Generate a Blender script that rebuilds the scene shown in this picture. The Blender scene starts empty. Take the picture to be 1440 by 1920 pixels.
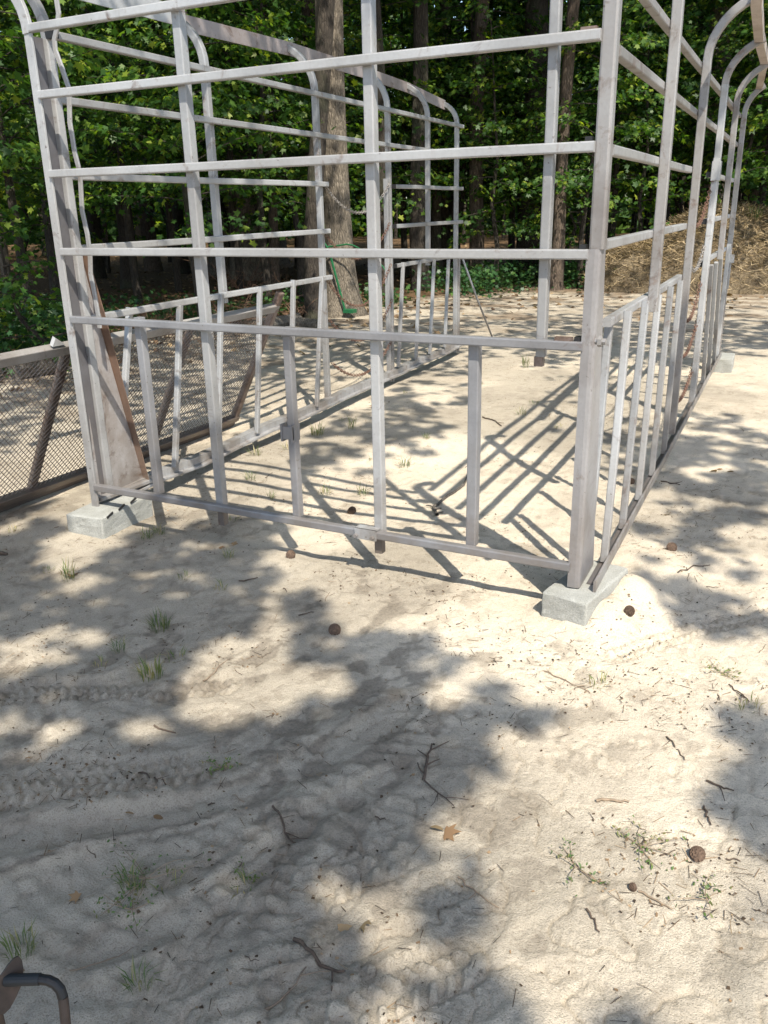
import bpy, bmesh, math, random
import numpy as np
from mathutils import Vector, Matrix, noise as mnoise

rng = np.random.default_rng(7)
random.seed(7)
SC = bpy.context.scene
COL = SC.collection
PI = math.pi

# ------------------------------------------------------------------ camera
CAM = np.array([3.1923, -2.9190, 1.4958])
PITCH, ROLL, YAW, FPX = 0.3446, -0.0214, 0.4808, 1590.26
_f = np.array([-math.sin(YAW)*math.cos(PITCH), math.cos(YAW)*math.cos(PITCH), -math.sin(PITCH)])
_r = np.array([math.cos(YAW), math.sin(YAW), 0.0])
_u = np.cross(_r, _f)
RR = math.cos(ROLL)*_r + math.sin(ROLL)*_u
UU = -math.sin(ROLL)*_r + math.cos(ROLL)*_u
FF = _f
cd = bpy.data.cameras.new('camera')
cam = bpy.data.objects.new('camera', cd); COL.objects.link(cam)
cd.sensor_fit = 'VERTICAL'; cd.sensor_height = 24.0; cd.lens = FPX/1920.0*24.0
cd.clip_start = 0.05; cd.clip_end = 2000
M = Matrix(((RR[0], UU[0], -FF[0], CAM[0]), (RR[1], UU[1], -FF[1], CAM[1]), (RR[2], UU[2], -FF[2], CAM[2]), (0, 0, 0, 1)))
cam.matrix_world = M
SC.camera = cam

# ------------------------------------------------------------------ light
SUN_EL, SUN_AZ = math.radians(53), math.radians(135)       # azimuth from +Y towards +X
SUN = np.array([math.sin(SUN_AZ)*math.cos(SUN_EL), math.cos(SUN_AZ)*math.cos(SUN_EL), math.sin(SUN_EL)])
w = bpy.data.worlds.new('World'); SC.world = w; w.use_nodes = True
nt = w.node_tree
sky = nt.nodes.new('ShaderNodeTexSky'); sky.sky_type = 'NISHITA'; sky.sun_disc = False
sky.sun_elevation = SUN_EL; sky.sun_rotation = SUN_AZ; sky.altitude = 100; sky.air_density = 1.0; sky.dust_density = 1.5; sky.ozone_density = 1.0
bg = nt.nodes['Background']; bg.inputs['Strength'].default_value = 0.15
nt.links.new(sky.outputs['Color'], bg.inputs['Color'])
sl = bpy.data.lights.new('sun', 'SUN'); sl.energy = 4.3; sl.angle = math.radians(0.53); sl.color = (1.0, 0.93, 0.80)
so = bpy.data.objects.new('sun', sl); COL.objects.link(so)
so.rotation_euler = Vector(SUN).to_track_quat('Z', 'Y').to_euler(); so.location = (20, -20, 30)
SC.view_settings.view_transform = 'Standard'; SC.view_settings.look = 'None'
SC.view_settings.exposure = 1.0; SC.view_settings.gamma = 1.0
SC.cycles.use_denoising = True
SC.cycles.max_bounces = 8; SC.cycles.diffuse_bounces = 4; SC.cycles.glossy_bounces = 3; SC.cycles.transmission_bounces = 4
SC.cycles.transparent_max_bounces = 8; SC.cycles.sample_clamp_indirect = 8.0

# ------------------------------------------------------------------ pixel helpers (photo pixels 1440x1920 -> a point on a real plane)
def ray(px, py):
    return FF + RR*(px-720)/FPX - UU*(py-960)/FPX
def at_z(px, py, z=0.0):
    d = ray(px, py); return CAM + d*(z-CAM[2])/d[2]
def at_y(px, py, y):
    d = ray(px, py); return CAM + d*(y-CAM[1])/d[1]
def at_plane(px, py, P, n):
    d = ray(px, py); return CAM + d*(np.dot(np.array(P)-CAM, n)/np.dot(d, n))
def at_dist(px, py, t):
    return CAM + ray(px, py)*t
def proj(P):
    q = np.atleast_2d(P)-CAM; dz = q@FF
    return 720+FPX*(q@RR)/dz, 960-FPX*(q@UU)/dz, dz
eL = np.array([-0.055, 1, 0.0]); eL /= np.linalg.norm(eL); nL = np.array([eL[1], -eL[0], 0])
eR = np.array([-0.0379, 1, 0.0]); eR /= np.linalg.norm(eR); nR = np.array([eR[1], -eR[0], 0])
WID = 2.5
def L(Y, z, off=0.0): return np.array([-0.055*Y, Y, z]) + nL*off
def R(Y, z, off=0.0): return np.array([WID-0.0379*Y, Y, z]) + nR*off
def on_left(px, py, off=0.0): return at_plane(px, py, nL*off, nL)
def on_right(px, py, off=0.0): return at_plane(px, py, np.array([WID, 0, 0])+nR*off, nR)

# ------------------------------------------------------------------ numpy noise
def _hash(ix, iy, seed):
    h = (ix.astype(np.int64)*374761393 + iy.astype(np.int64)*668265263 + seed*1442695041) & 0x7fffffff
    h = ((h ^ (h >> 13))*1274126177) & 0x7fffffff
    return ((h ^ (h >> 16)) & 0xffff)/65535.0
def vnoise(x, y, seed=0):
    ix = np.floor(x); iy = np.floor(y); fx = x-ix; fy = y-iy
    fx = fx*fx*fx*(fx*(fx*6-15)+10); fy = fy*fy*fy*(fy*(fy*6-15)+10)
    a = _hash(ix, iy, seed); b = _hash(ix+1, iy, seed); c = _hash(ix, iy+1, seed); d = _hash(ix+1, iy+1, seed)
    return (a*(1-fx)+b*fx)*(1-fy)+(c*(1-fx)+d*fx)*fy
def fbm(x, y, seed=0, octs=4, lac=2.03, gain=0.5):
    s = 0; amp = 1; tot = 0
    for i in range(octs):
        s = s+amp*vnoise(x, y, seed+i*17); tot += amp; amp *= gain
        x, y = x*lac*0.8-y*lac*0.6+3.1, x*lac*0.6+y*lac*0.8+1.7
    return s/tot
def sstep(a, b, x):
    t = np.clip((x-a)/(b-a), 0, 1); return t*t*(3-2*t)

# ------------------------------------------------------------------ scene tree helpers
def empty(name, loc, label, cat, group=None):
    o = bpy.data.objects.new(name, None); COL.objects.link(o); o.location = Vector(loc); o.empty_display_size = 0.1
    o['label'] = label; o['category'] = cat
    if group: o['group'] = group
    return o
def tag(o, label, cat, group=None):
    o['label'] = label; o['category'] = cat
    if group: o['group'] = group
    return o
def structure(o, kind='structure'):
    o['kind'] = kind; return o
def link_mesh(name, me, mat, parent=None, loc=None):
    o = bpy.data.objects.new(name, me); COL.objects.link(o)
    if mat is not None: me.materials.append(mat)
    if parent is not None: o.parent = parent
    if loc is not None: o.location = Vector(loc)
    return o
class MB:
    """collects verts / faces, built as one mesh relative to its parent's location"""
    def __init__(s): s.v = []; s.f = []; s.n = 0
    def add(s, v, f):
        v = np.asarray(v, float); s.v.append(v)
        s.f.extend([tuple(i+s.n for i in q) for q in f]); s.n += len(v); return s
    def build(s, name, mat, parent=None, smooth=False, loc=None):
        V = np.concatenate(s.v)
        if parent is not None: V = V-np.array(parent_world(parent))
        elif loc is not None: V = V-np.array(loc)
        me = bpy.data.meshes.new(name); me.from_pydata(V.tolist(), [], s.f); me.update()
        if smooth:
            me.polygons.foreach_set('use_smooth', [True]*len(me.polygons))
        return link_mesh(name, me, mat, parent, None if parent is not None else loc)
def parent_world(p):
    v = Vector((0, 0, 0))
    while p is not None:
        v += p.location; p = p.parent
    return v
def nrm(v):
    v = np.asarray(v, float); return v/np.linalg.norm(v)
def section(wd, dp, ch):
    a, b = wd/2, dp/2; c = min(ch, a*0.9, b*0.9); k = c*0.293
    pts = [(-a, -b+c), (-a+k, -b+k), (-a+c, -b), (a-c, -b), (a-k, -b+k), (a, -b+c), (a, b-c), (a-k, b-k), (a-c, b), (-a+c, b), (-a+k, b-k), (-a, b-c)]
    return pts
def sweep(mb, path, sec, hint, caps=True):
    path = [np.asarray(p, float) for p in path]; n = len(path); m = len(sec)
    V = []
    for i, p in enumerate(path):
        t = nrm(path[min(i+1, n-1)]-path[max(i-1, 0)])
        u = np.asarray(hint, float); u = nrm(u-t*np.dot(u, t)); v = np.cross(t, u)
        for a, b in sec: V.append(p+u*a+v*b)
    F = []
    for i in range(n-1):
        for j in range(m):
            k = (j+1) % m
            F.append((i*m+j, i*m+k, (i+1)*m+k, (i+1)*m+j))
    if caps:
        F.append(tuple(range(m-1, -1, -1))); F.append(tuple((n-1)*m+j for j in range(m)))
    mb.add(V, F); return mb
_jit = np.random.default_rng(3)
def tube(mb, a, b, wd, dp, hint, ch=0.005, wob=0.0018, step=0.35):
    a = np.asarray(a, float); b = np.asarray(b, float); Ln = np.linalg.norm(b-a)
    n = max(1, int(Ln/step)); t = nrm(b-a); u = np.asarray(hint, float); u = nrm(u-t*np.dot(u, t)); v = np.cross(t, u)
    ph = _jit.uniform(0, 6.28, 4); path = []
    for i in range(n+1):
        s = i/n; e = math.sin(PI*s)
        path.append(a+(b-a)*s+e*wob*(u*math.sin(3*s*2+ph[0])+v*math.sin(4*s+ph[1])))
    return sweep(mb, path, section(wd, dp, ch), hint)
def round_sec(r, n=8):
    return [(r*math.cos(2*PI*i/n), r*math.sin(2*PI*i/n)) for i in range(n)]
def box(mb, c, ax, ay, az, sx, sy, sz):
    c = np.asarray(c, float); V = []
    for i in (-1, 1):
        for j in (-1, 1):
            for k in (-1, 1): V.append(c+ax*i*sx/2+ay*j*sy/2+az*k*sz/2)
    mb.add(V, [(0, 1, 3, 2), (4, 6, 7, 5), (0, 4, 5, 1), (2, 3, 7, 6), (0, 2, 6, 4), (1, 5, 7, 3)]); return mb
X3, Y3, Z3 = np.eye(3)

# ------------------------------------------------------------------ materials
def mat_new(name):
    m = bpy.data.materials.new(name); m.use_nodes = True
    return m, m.node_tree, m.node_tree.nodes['Principled BSDF']
def N(t, typ, **kw):
    n = t.nodes.new(typ)
    for k, v in kw.items(): setattr(n, k, v)
    return n
def ramp(t, stops, src=None):
    r = N(t, 'ShaderNodeValToRGB'); e = r.color_ramp.elements
    while len(e) > 1: e.remove(e[0])
    e[0].position = stops[0][0]; e[0].color = (*stops[0][1], 1)
    for p, c in stops[1:]:
        q = e.new(p); q.color = (*c, 1)
    if src is not None: t.links.new(src, r.inputs[0])
    return r
def noise(t, scale, detail=4, rough=0.55, vec=None, dist=0.0):
    n = N(t, 'ShaderNodeTexNoise'); n.inputs['Scale'].default_value = scale; n.inputs['Detail'].default_value = detail
    n.inputs['Roughness'].default_value = rough; n.inputs['Distortion'].default_value = dist
    if vec is not None: t.links.new(vec, n.inputs['Vector'])
    return n
def mix(t, fac, a, b, mode='MIX'):
    m = N(t, 'ShaderNodeMix'); m.data_type = 'RGBA'; m.blend_type = mode
    for s, v in ((m.inputs[0], fac), (m.inputs[6], a), (m.inputs[7], b)):
        if isinstance(v, (int, float)): s.default_value = v
        elif isinstance(v, tuple): s.default_value = (*v, 1)
        else: t.links.new(v, s)
    return m.outputs[2]
def bump(t, b, h, strength, dist):
    n = N(t, 'ShaderNodeBump'); n.inputs['Strength'].default_value = strength; n.inputs['Distance'].default_value = dist
    t.links.new(h, n.inputs['Height']); t.links.new(n.outputs[0], b.inputs['Normal']); return n
def wpos(t):
    return N(t, 'ShaderNodeNewGeometry').outputs['Position']

def make_metal(name, rust=0.62, base=(0.315, 0.323, 0.332), dark=(0.225, 0.229, 0.236)):
    m, t, b = mat_new(name); p = wpos(t)
    n1 = noise(t, 3.0, 5, 0.6, p); n2 = noise(t, 9.0, 6, 0.7, p, 0.6); n3 = noise(t, 70, 3, 0.6, p)
    c = ramp(t, [(0.3, dark), (0.5, base), (0.75, tuple(min(1, x*1.12) for x in base))], n1.outputs[0]).outputs[0]
    sp = ramp(t, [(0.42, (0.72, 0.70, 0.70)), (0.55, (1, 1, 1))], n3.outputs[0]).outputs[0]
    c = mix(t, 0.16, c, sp, 'MULTIPLY')
    ns = noise(t, 1.1, 3, 0.5, p); c = mix(t, 0.55, c, ramp(t, [(0.40, (0.68, 0.64, 0.615)), (0.58, (1.05, 1.05, 1.06))], ns.outputs[0]).outputs[0], 'MULTIPLY')
    rc = ramp(t, [(0.3, (0.055, 0.036, 0.028)), (0.6, (0.15, 0.098, 0.075)), (0.8, (0.23, 0.175, 0.145))], noise(t, 40, 4, 0.6, p).outputs[0]).outputs[0]
    rf = ramp(t, [(rust, (0, 0, 0)), (rust+0.17, (1, 1, 1))], n2.outputs[0]).outputs[0]
    c = mix(t, rf, c, rc)
    sk = noise(t, 60, 2, 0.5, p, 0.2); c = mix(t, ramp(t, [(0.70, (0, 0, 0)), (0.75, (0.7, 0.7, 0.7))], sk.outputs[0]).outputs[0], c, (0.085, 0.062, 0.052))
    st = N(t, 'ShaderNodeMapping'); st.inputs['Scale'].default_value = (9, 9, 1.2); t.links.new(p, st.inputs['Vector']); sn = noise(t, 3.0, 5, 0.7, st.outputs[0])
    c = mix(t, ramp(t, [(0.60, (0, 0, 0)), (0.80, (0.35, 0.35, 0.35))], sn.outputs[0]).outputs[0], c, (0.20, 0.15, 0.12))      # rust runs down the tubes
    sx = N(t, 'ShaderNodeSeparateXYZ'); t.links.new(p, sx.inputs[0]); zr = N(t, 'ShaderNodeMapRange'); zr.inputs[1].default_value = 0.75; zr.inputs[2].default_value = 0.08; t.links.new(sx.outputs[2], zr.inputs[0])
    gm = N(t, 'ShaderNodeMath', operation='MULTIPLY'); t.links.new(zr.outputs[0], gm.inputs[0]); t.links.new(ramp(t, [(0.38, (0.1, 0.1, 0.1)), (0.62, (0.8, 0.8, 0.8))], noise(t, 5.0, 5, 0.65, p).outputs[0]).outputs[0], gm.inputs[1])
    c = mix(t, gm.outputs[0], c, (0.15, 0.125, 0.105))      # mud splashed on the lowest part
    t.links.new(c, b.inputs['Base Color'])
    rr = ramp(t, [(0.3, (0.32, 0.32, 0.32)), (0.7, (0.5, 0.5, 0.5))], n2.outputs[0]).outputs[0]
    t.links.new(rr, b.inputs['Roughness']); b.inputs['Metallic'].default_value = 0.25
    bump(t, b, n3.outputs[0], 0.25, 0.002)
    return m
M_STEEL = make_metal('grey_steel', 0.565)
M_STEEL2 = make_metal('grey_steel_worn', 0.545, (0.29, 0.286, 0.286), (0.19, 0.175, 0.17))
M_LIGHT = make_metal('pale_steel', 0.58, (0.385, 0.393, 0.402), (0.30, 0.305, 0.312))
M_RUST = make_metal('rusty_steel', 0.42, (0.24, 0.19, 0.17), (0.15, 0.105, 0.085))
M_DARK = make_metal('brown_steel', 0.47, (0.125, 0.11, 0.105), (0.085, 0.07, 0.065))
M_BAR = make_metal('dull_steel', 0.63, (0.235, 0.24, 0.255), (0.18, 0.185, 0.20))  # darker tone stands in for leaf shade on the low front bars
M_SLEEVE = make_metal('sleeve_steel', 0.62, (0.30, 0.30, 0.31), (0.235, 0.225, 0.23))
M_WEB = make_metal('web_steel', 0.64, (0.13, 0.128, 0.138), (0.095, 0.09, 0.097))  # shade of the corner recess and rail gap put into the colour
M_MESH = make_metal('mesh_steel', 0.45, (0.22, 0.18, 0.16), (0.14, 0.10, 0.08))
def plain(name, col, rough=0.7, metal=0.0, var=0.25, scale=20, bmp=0.0):
    m, t, b = mat_new(name); p = wpos(t); n = noise(t, scale, 5, 0.6, p)
    c = ramp(t, [(0.3, tuple(x*(1-var) for x in col)), (0.7, tuple(min(1, x*(1+var)) for x in col))], n.outputs[0]).outputs[0]
    t.links.new(c, b.inputs['Base Color']); b.inputs['Roughness'].default_value = rough; b.inputs['Metallic'].default_value = metal
    if bmp: bump(t, b, n.outputs[0], bmp, 0.01)
    return m
M_BLACK = plain('black_rubber', (0.012, 0.012, 0.013), 0.5)  # flat black for the darkness inside open tube ends, gaps and slots
M_PAINTBLACK = plain('black_paint', (0.005, 0.0055, 0.007), 0.48, 0.0, 0.4, 60)
M_CHAINRUST = plain('rusty_chain', (0.15, 0.082, 0.058), 0.75, 0.3, 0.4, 50)
M_CHAINGREY = plain('grey_chain', (0.27, 0.25, 0.235), 0.45, 0.5, 0.3, 50)
M_GREEN = plain('green_paint', (0.010, 0.105, 0.038), 0.5, 0.0, 0.3, 15)
def make_concrete():
    m, t, b = mat_new('concrete'); p = wpos(t); n = noise(t, 180, 4, 0.7, p); n2 = noise(t, 9, 4, 0.6, p)
    c = ramp(t, [(0.3, (0.24, 0.245, 0.23)), (0.5, (0.33, 0.335, 0.315)), (0.75, (0.40, 0.40, 0.38))], n.outputs[0]).outputs[0]
    c = mix(t, 0.35, c, ramp(t, [(0.35, (0.5, 0.48, 0.42)), (0.65, (1, 1, 1))], n2.outputs[0]).outputs[0], 'MULTIPLY')
    t.links.new(c, b.inputs['Base Color']); b.inputs['Roughness'].default_value = 0.95
    bump(t, b, n.outputs[0], 0.9, 0.006); return m
M_CONC = make_concrete()
def make_ground():
    m, t, b = mat_new('sandy_ground'); p = wpos(t)
    at = N(t, 'ShaderNodeAttribute'); at.attribute_name = 'litter'
    dp = N(t, 'ShaderNodeAttribute'); dp.attribute_name = 'damp'
    n1 = noise(t, 1.3, 6, 0.62, p); n2 = noise(t, 14, 6, 0.7, p, 0.4); n3 = noise(t, 260, 3, 0.7, p); n4 = noise(t, 75, 5, 0.75, p)
    sand = ramp(t, [(0.25, (0.49, 0.425, 0.34)), (0.5, (0.63, 0.55, 0.44)), (0.75, (0.73, 0.645, 0.52))], n1.outputs[0]).outputs[0]
    sand = mix(t, 0.42, sand, ramp(t, [(0.36, (0.50, 0.48, 0.45)), (0.47, (1, 1, 1))], n2.outputs[0]).outputs[0], 'MULTIPLY')
    n5 = noise(t, 4.5, 12, 0.82, p, 0.3); sand = mix(t, 0.8, sand, ramp(t, [(0.32, (0.36, 0.32, 0.28)), (0.38, (1, 1, 1))], n5.outputs[0]).outputs[0], 'MULTIPLY')
    sand = mix(t, 0.75, sand, ramp(t, [(0.27, (0.30, 0.27, 0.24)), (0.37, (1, 1, 1))], n4.outputs[0]).outputs[0], 'MULTIPLY')
    sand = mix(t, 0.75, sand, ramp(t, [(0.34, (0.55, 0.53, 0.50)), (0.46, (1, 1, 1)), (0.7, (1.18, 1.18, 1.18))], n3.outputs[0]).outputs[0], 'MULTIPLY')
    dampc = mix(t, 1.0, sand, (0.66, 0.665, 0.67), 'MULTIPLY')
    sand = mix(t, dp.outputs['Fac'], sand, dampc)
    lit = ramp(t, [(0.28, (0.035, 0.024, 0.014)), (0.5, (0.12, 0.075, 0.042)), (0.72, (0.25, 0.16, 0.09))], noise(t, 22, 6, 0.8, p, 0.8).outputs[0]).outputs[0]
    hu = N(t, 'ShaderNodeAttribute'); hu.attribute_name = 'humus'
    sand = mix(t, hu.outputs['Fac'], sand, ramp(t, [(0.35, (0.075, 0.06, 0.046)), (0.6, (0.22, 0.185, 0.145))], n4.outputs[0]).outputs[0])
    c = mix(t, at.outputs['Fac'], sand, lit)
    t.links.new(c, b.inputs['Base Color']); b.inputs['Roughness'].default_value = 0.97
    b.inputs['Specular IOR Level'].default_value = 0.15
    a1 = N(t, 'ShaderNodeMath', operation='ADD'); a2 = N(t, 'ShaderNodeMath', operation='ADD')
    s1 = N(t, 'ShaderNodeMath', operation='MULTIPLY'); s1.inputs[1].default_value = 0.6
    s2 = N(t, 'ShaderNodeMath', operation='MULTIPLY'); s2.inputs[1].default_value = 0.8
    t.links.new(n3.outputs[0], s1.inputs[0]); t.links.new(n2.outputs[0], s2.inputs[0])
    t.links.new(s1.outputs[0], a1.inputs[0]); t.links.new(n4.outputs[0], a1.inputs[1])
    t.links.new(a1.outputs[0], a2.inputs[0]); t.links.new(s2.outputs[0], a2.inputs[1])
    a3 = N(t, 'ShaderNodeMath', operation='ADD'); s3 = N(t, 'ShaderNodeMath', operation='MULTIPLY'); s3.inputs[1].default_value = 1.3
    t.links.new(n5.outputs[0], s3.inputs[0]); t.links.new(s3.outputs[0], a3.inputs[0]); t.links.new(a2.outputs[0], a3.inputs[1])
    bump(t, b, a3.outputs[0], 0.9, 0.011)
    return m
M_GROUND = make_ground()
def make_bark(name, c1, c2, sc=1.0, moss=0.0):
    m, t, b = mat_new(name)
    tc = N(t, 'ShaderNodeTexCoord'); mp = N(t, 'ShaderNodeMapping'); mp.inputs['Scale'].default_value = (1, 1, 0.22)
    t.links.new(tc.outputs['Object'], mp.inputs['Vector'])
    n = noise(t, 42*sc, 7, 0.75, mp.outputs[0], 0.4); n2 = noise(t, 1.2, 4, 0.6, tc.outputs['Object'])
    v = N(t, 'ShaderNodeTexVoronoi'); v.feature = 'DISTANCE_TO_EDGE'; v.inputs['Scale'].default_value = 38*sc; t.links.new(mp.outputs[0], v.inputs['Vector'])
    c = ramp(t, [(0.3, c1), (0.62, c2)], n.outputs[0]).outputs[0]
    c = mix(t, 0.7, c, ramp(t, [(0.0, (0.25, 0.24, 0.23)), (0.12, (1, 1, 1))], v.outputs['Distance']).outputs[0], 'MULTIPLY')
    c = mix(t, 0.6, c, ramp(t, [(0.35, (0.55, 0.55, 0.55)), (0.65, (1.1, 1.1, 1.1))], n2.outputs[0]).outputs[0], 'MULTIPLY')
    if moss: c = mix(t, ramp(t, [(0.5, (0, 0, 0)), (0.62, (moss, moss, moss))], n2.outputs[0]).outputs[0], c, (0.05, 0.065, 0.03))
    t.links.new(c, b.inputs['Base Color']); b.inputs['Roughness'].default_value = 0.95
    ad = N(t, 'ShaderNodeMath', operation='ADD'); t.links.new(n.outputs[0], ad.inputs[0]); t.links.new(v.outputs['Distance'], ad.inputs[1])
    bump(t, b, ad.outputs[0], 1.0, 0.03); return m
M_BARK = make_bark('oak_bark', (0.075, 0.062, 0.048), (0.26, 0.22, 0.17))
M_BARK2 = make_bark('dark_bark', (0.022, 0.017, 0.013), (0.07, 0.056, 0.043), 0.9, 0.4)
M_BARK3 = make_bark('pine_bark', (0.05, 0.037, 0.028), (0.16, 0.12, 0.09), 0.8)
M_DEADWOOD = make_bark('dead_wood', (0.10, 0.085, 0.07), (0.27, 0.24, 0.20), 1.2)
M_TWIG = plain('dry_twig', (0.085, 0.06, 0.043), 0.9, 0, 0.45, 60)
M_TWIGPALE = plain('pale_twig', (0.22, 0.165, 0.115), 0.9, 0, 0.35, 60)
def make_leaf(name, stops, trans=0.35, rough=0.45):
    m = bpy.data.materials.new(name); m.use_nodes = True; t = m.node_tree; b = t.nodes['Principled BSDF']
    at = N(t, 'ShaderNodeAttribute'); at.attribute_name = 'tint'
    oi = N(t, 'ShaderNodeObjectInfo')
    c = ramp(t, stops, at.outputs['Fac']).outputs[0]
    ov = ramp(t, [(0.0, (0.72, 0.78, 0.75)), (1.0, (1.2, 1.12, 1.0))], oi.outputs['Random']).outputs[0]
    c = mix(t, 1.0, c, ov, 'MULTIPLY')
    t.links.new(c, b.inputs['Base Color']); b.inputs['Roughness'].default_value = rough; b.inputs['Specular IOR Level'].default_value = 0.35
    tr = N(t, 'ShaderNodeBsdfTranslucent'); tc = mix(t, 1.0, c, (1.5, 1.6, 0.5), 'MULTIPLY'); t.links.new(tc, tr.inputs['Color'])
    ms = N(t, 'ShaderNodeMixShader'); ms.inputs[0].default_value = trans
    t.links.new(b.outputs[0], ms.inputs[1]); t.links.new(tr.outputs[0], ms.inputs[2])
    t.links.new(ms.outputs[0], t.nodes['Material Output'].inputs['Surface']); return m
M_LEAF = make_leaf('maple_leaves', [(0.0, (0.030, 0.076, 0.022)), (0.5, (0.056, 0.130, 0.028)), (0.8, (0.125, 0.215, 0.035)), (1.0, (0.25, 0.31, 0.045))], 0.5)
M_LEAFDARK = make_leaf('canopy_leaves', [(0.0, (0.03, 0.065, 0.02)), (0.6, (0.05, 0.10, 0.03)), (1.0, (0.10, 0.16, 0.04))], 0.42)
M_IVY = make_leaf('ground_leaves', [(0.0, (0.02, 0.06, 0.022)), (0.7, (0.04, 0.105, 0.035)), (1.0, (0.09, 0.16, 0.045))], 0.25)
M_GRASS = make_leaf('grass_blades', [(0.0, (0.07, 0.12, 0.035)), (0.5, (0.13, 0.17, 0.06)), (0.8, (0.26, 0.24, 0.12)), (1.0, (0.36, 0.30, 0.18))], 0.3)
M_WEED = make_leaf('weed_leaves', [(0.0, (0.05, 0.11, 0.03)), (0.6, (0.10, 0.16, 0.05)), (1.0, (0.22, 0.19, 0.09))], 0.3)
M_STRAW = make_leaf('hay', [(0.0, (0.085, 0.064, 0.04)), (0.4, (0.18, 0.138, 0.086)), (0.8, (0.32, 0.255, 0.165)), (1.0, (0.46, 0.38, 0.265))], 0.1, 0.8)
M_DEADLEAF = make_leaf('dead_leaves', [(0.0, (0.09, 0.052, 0.03)), (0.5, (0.17, 0.105, 0.062)), (1.0, (0.30, 0.215, 0.13))], 0.12, 0.8)
M_LITTER = make_leaf('ground_bits', [(0.0, (0.03, 0.022, 0.016)), (0.5, (0.09, 0.062, 0.042)), (0.85, (0.20, 0.14, 0.09)), (1.0, (0.30, 0.23, 0.16))], 0.05, 0.9)
M_CONE = plain('pine_cone', (0.10, 0.065, 0.045), 0.9, 0, 0.5, 120)

# ------------------------------------------------------------------ ground
def seg_dist(x, y, pts):
    """distance to a polyline, side sign and position along it"""
    best = np.full(x.shape, 1e9); side = np.zeros_like(x); along = np.zeros_like(x); acc = 0
    for a, b in zip(pts[:-1], pts[1:]):
        d = b-a; Ln = np.hypot(*d); t = np.clip(((x-a[0])*d[0]+(y-a[1])*d[1])/Ln**2, 0, 1)
        qx, qy = x-(a[0]+t*d[0]), y-(a[1]+t*d[1]); ds = np.hypot(qx, qy)
        s = np.sign(d[0]*qy-d[1]*qx); m = ds < best
        best = np.where(m, ds, best); side = np.where(m, s, side); along = np.where(m, acc+t*Ln, along); acc += Ln
    return best*side, along
def poly(*px): return [at_z(*q)[:2] for q in px]
RUTS = [  # polyline in photo pixels on the ground, half width, depth
    (poly((-80, 1590), (150, 1545), (330, 1525), (480, 1480), (640, 1400), (740, 1330)), 0.05, 0.030),
    (poly((-80, 1700), (120, 1640), (260, 1590), (430, 1560), (520, 1530)), 0.06, 0.026),
    (poly((330, 1660), (480, 1580), (640, 1500), (760, 1440)), 0.035, 0.016),
    (poly((180, 1770), (330, 1730), (460, 1640), (560, 1560)), 0.04, 0.02),
    (poly((300, 1920), (360, 1800), (420, 1720)), 0.05, 0.02),
    (poly((-40, 1430), (200, 1440), (420, 1420), (560, 1350)), 0.05, 0.012),
    (poly((-40, 1300), (180, 1290), (330, 1250)), 0.05, 0.012),
    (poly((520, 1860), (640, 1790), (760, 1740)), 0.03, 0.014)]
TREADS = [(poly((-60, 1305), (150, 1297), (420, 1285)), 0.07, 0.034), (poly((-60, 1492), (120, 1470), (300, 1450), (470, 1420)), 0.075, 0.036), (poly((520, 1700), (640, 1640), (760, 1590)), 0.07, 0.05), (poly((640, 1900), (760, 1840), (860, 1800)), 0.07, 0.04), (poly((1150, 1230), (1300, 1180), (1460, 1150)), 0.06, 0.03)]
PRINTS = [(712, 1368, 0.5), (615, 1335, 0.2), (700, 1570, 1.2), (880, 1410, 0.3), (860, 1290, -0.2), (1360, 1170, 0.4), (1075, 1742, 0.2), (1085, 1840, 0.1),
          (890, 1740, 0.9), (1120, 1620, -0.3), (500, 1640, 0.8), (620, 1690, 1.0), (380, 1350, 0.4), (260, 1410, 0.2), (840, 1660, 0.4), (870, 1880, 0.6),
          (1225, 1100, 0.5), (1290, 1140, 0.2), (1390, 1090, 0.1), (1250, 960, 0.4), (1330, 950, 0.1), (1390, 1000, 0.6), (150, 1420, 0.1), (420, 1880, 0.7), (560, 1760, 0.5), (300, 1830, 0.3)]
PRW = [(at_z(a, b)[:2], r+YAW) for a, b, r in PRINTS]
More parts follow.
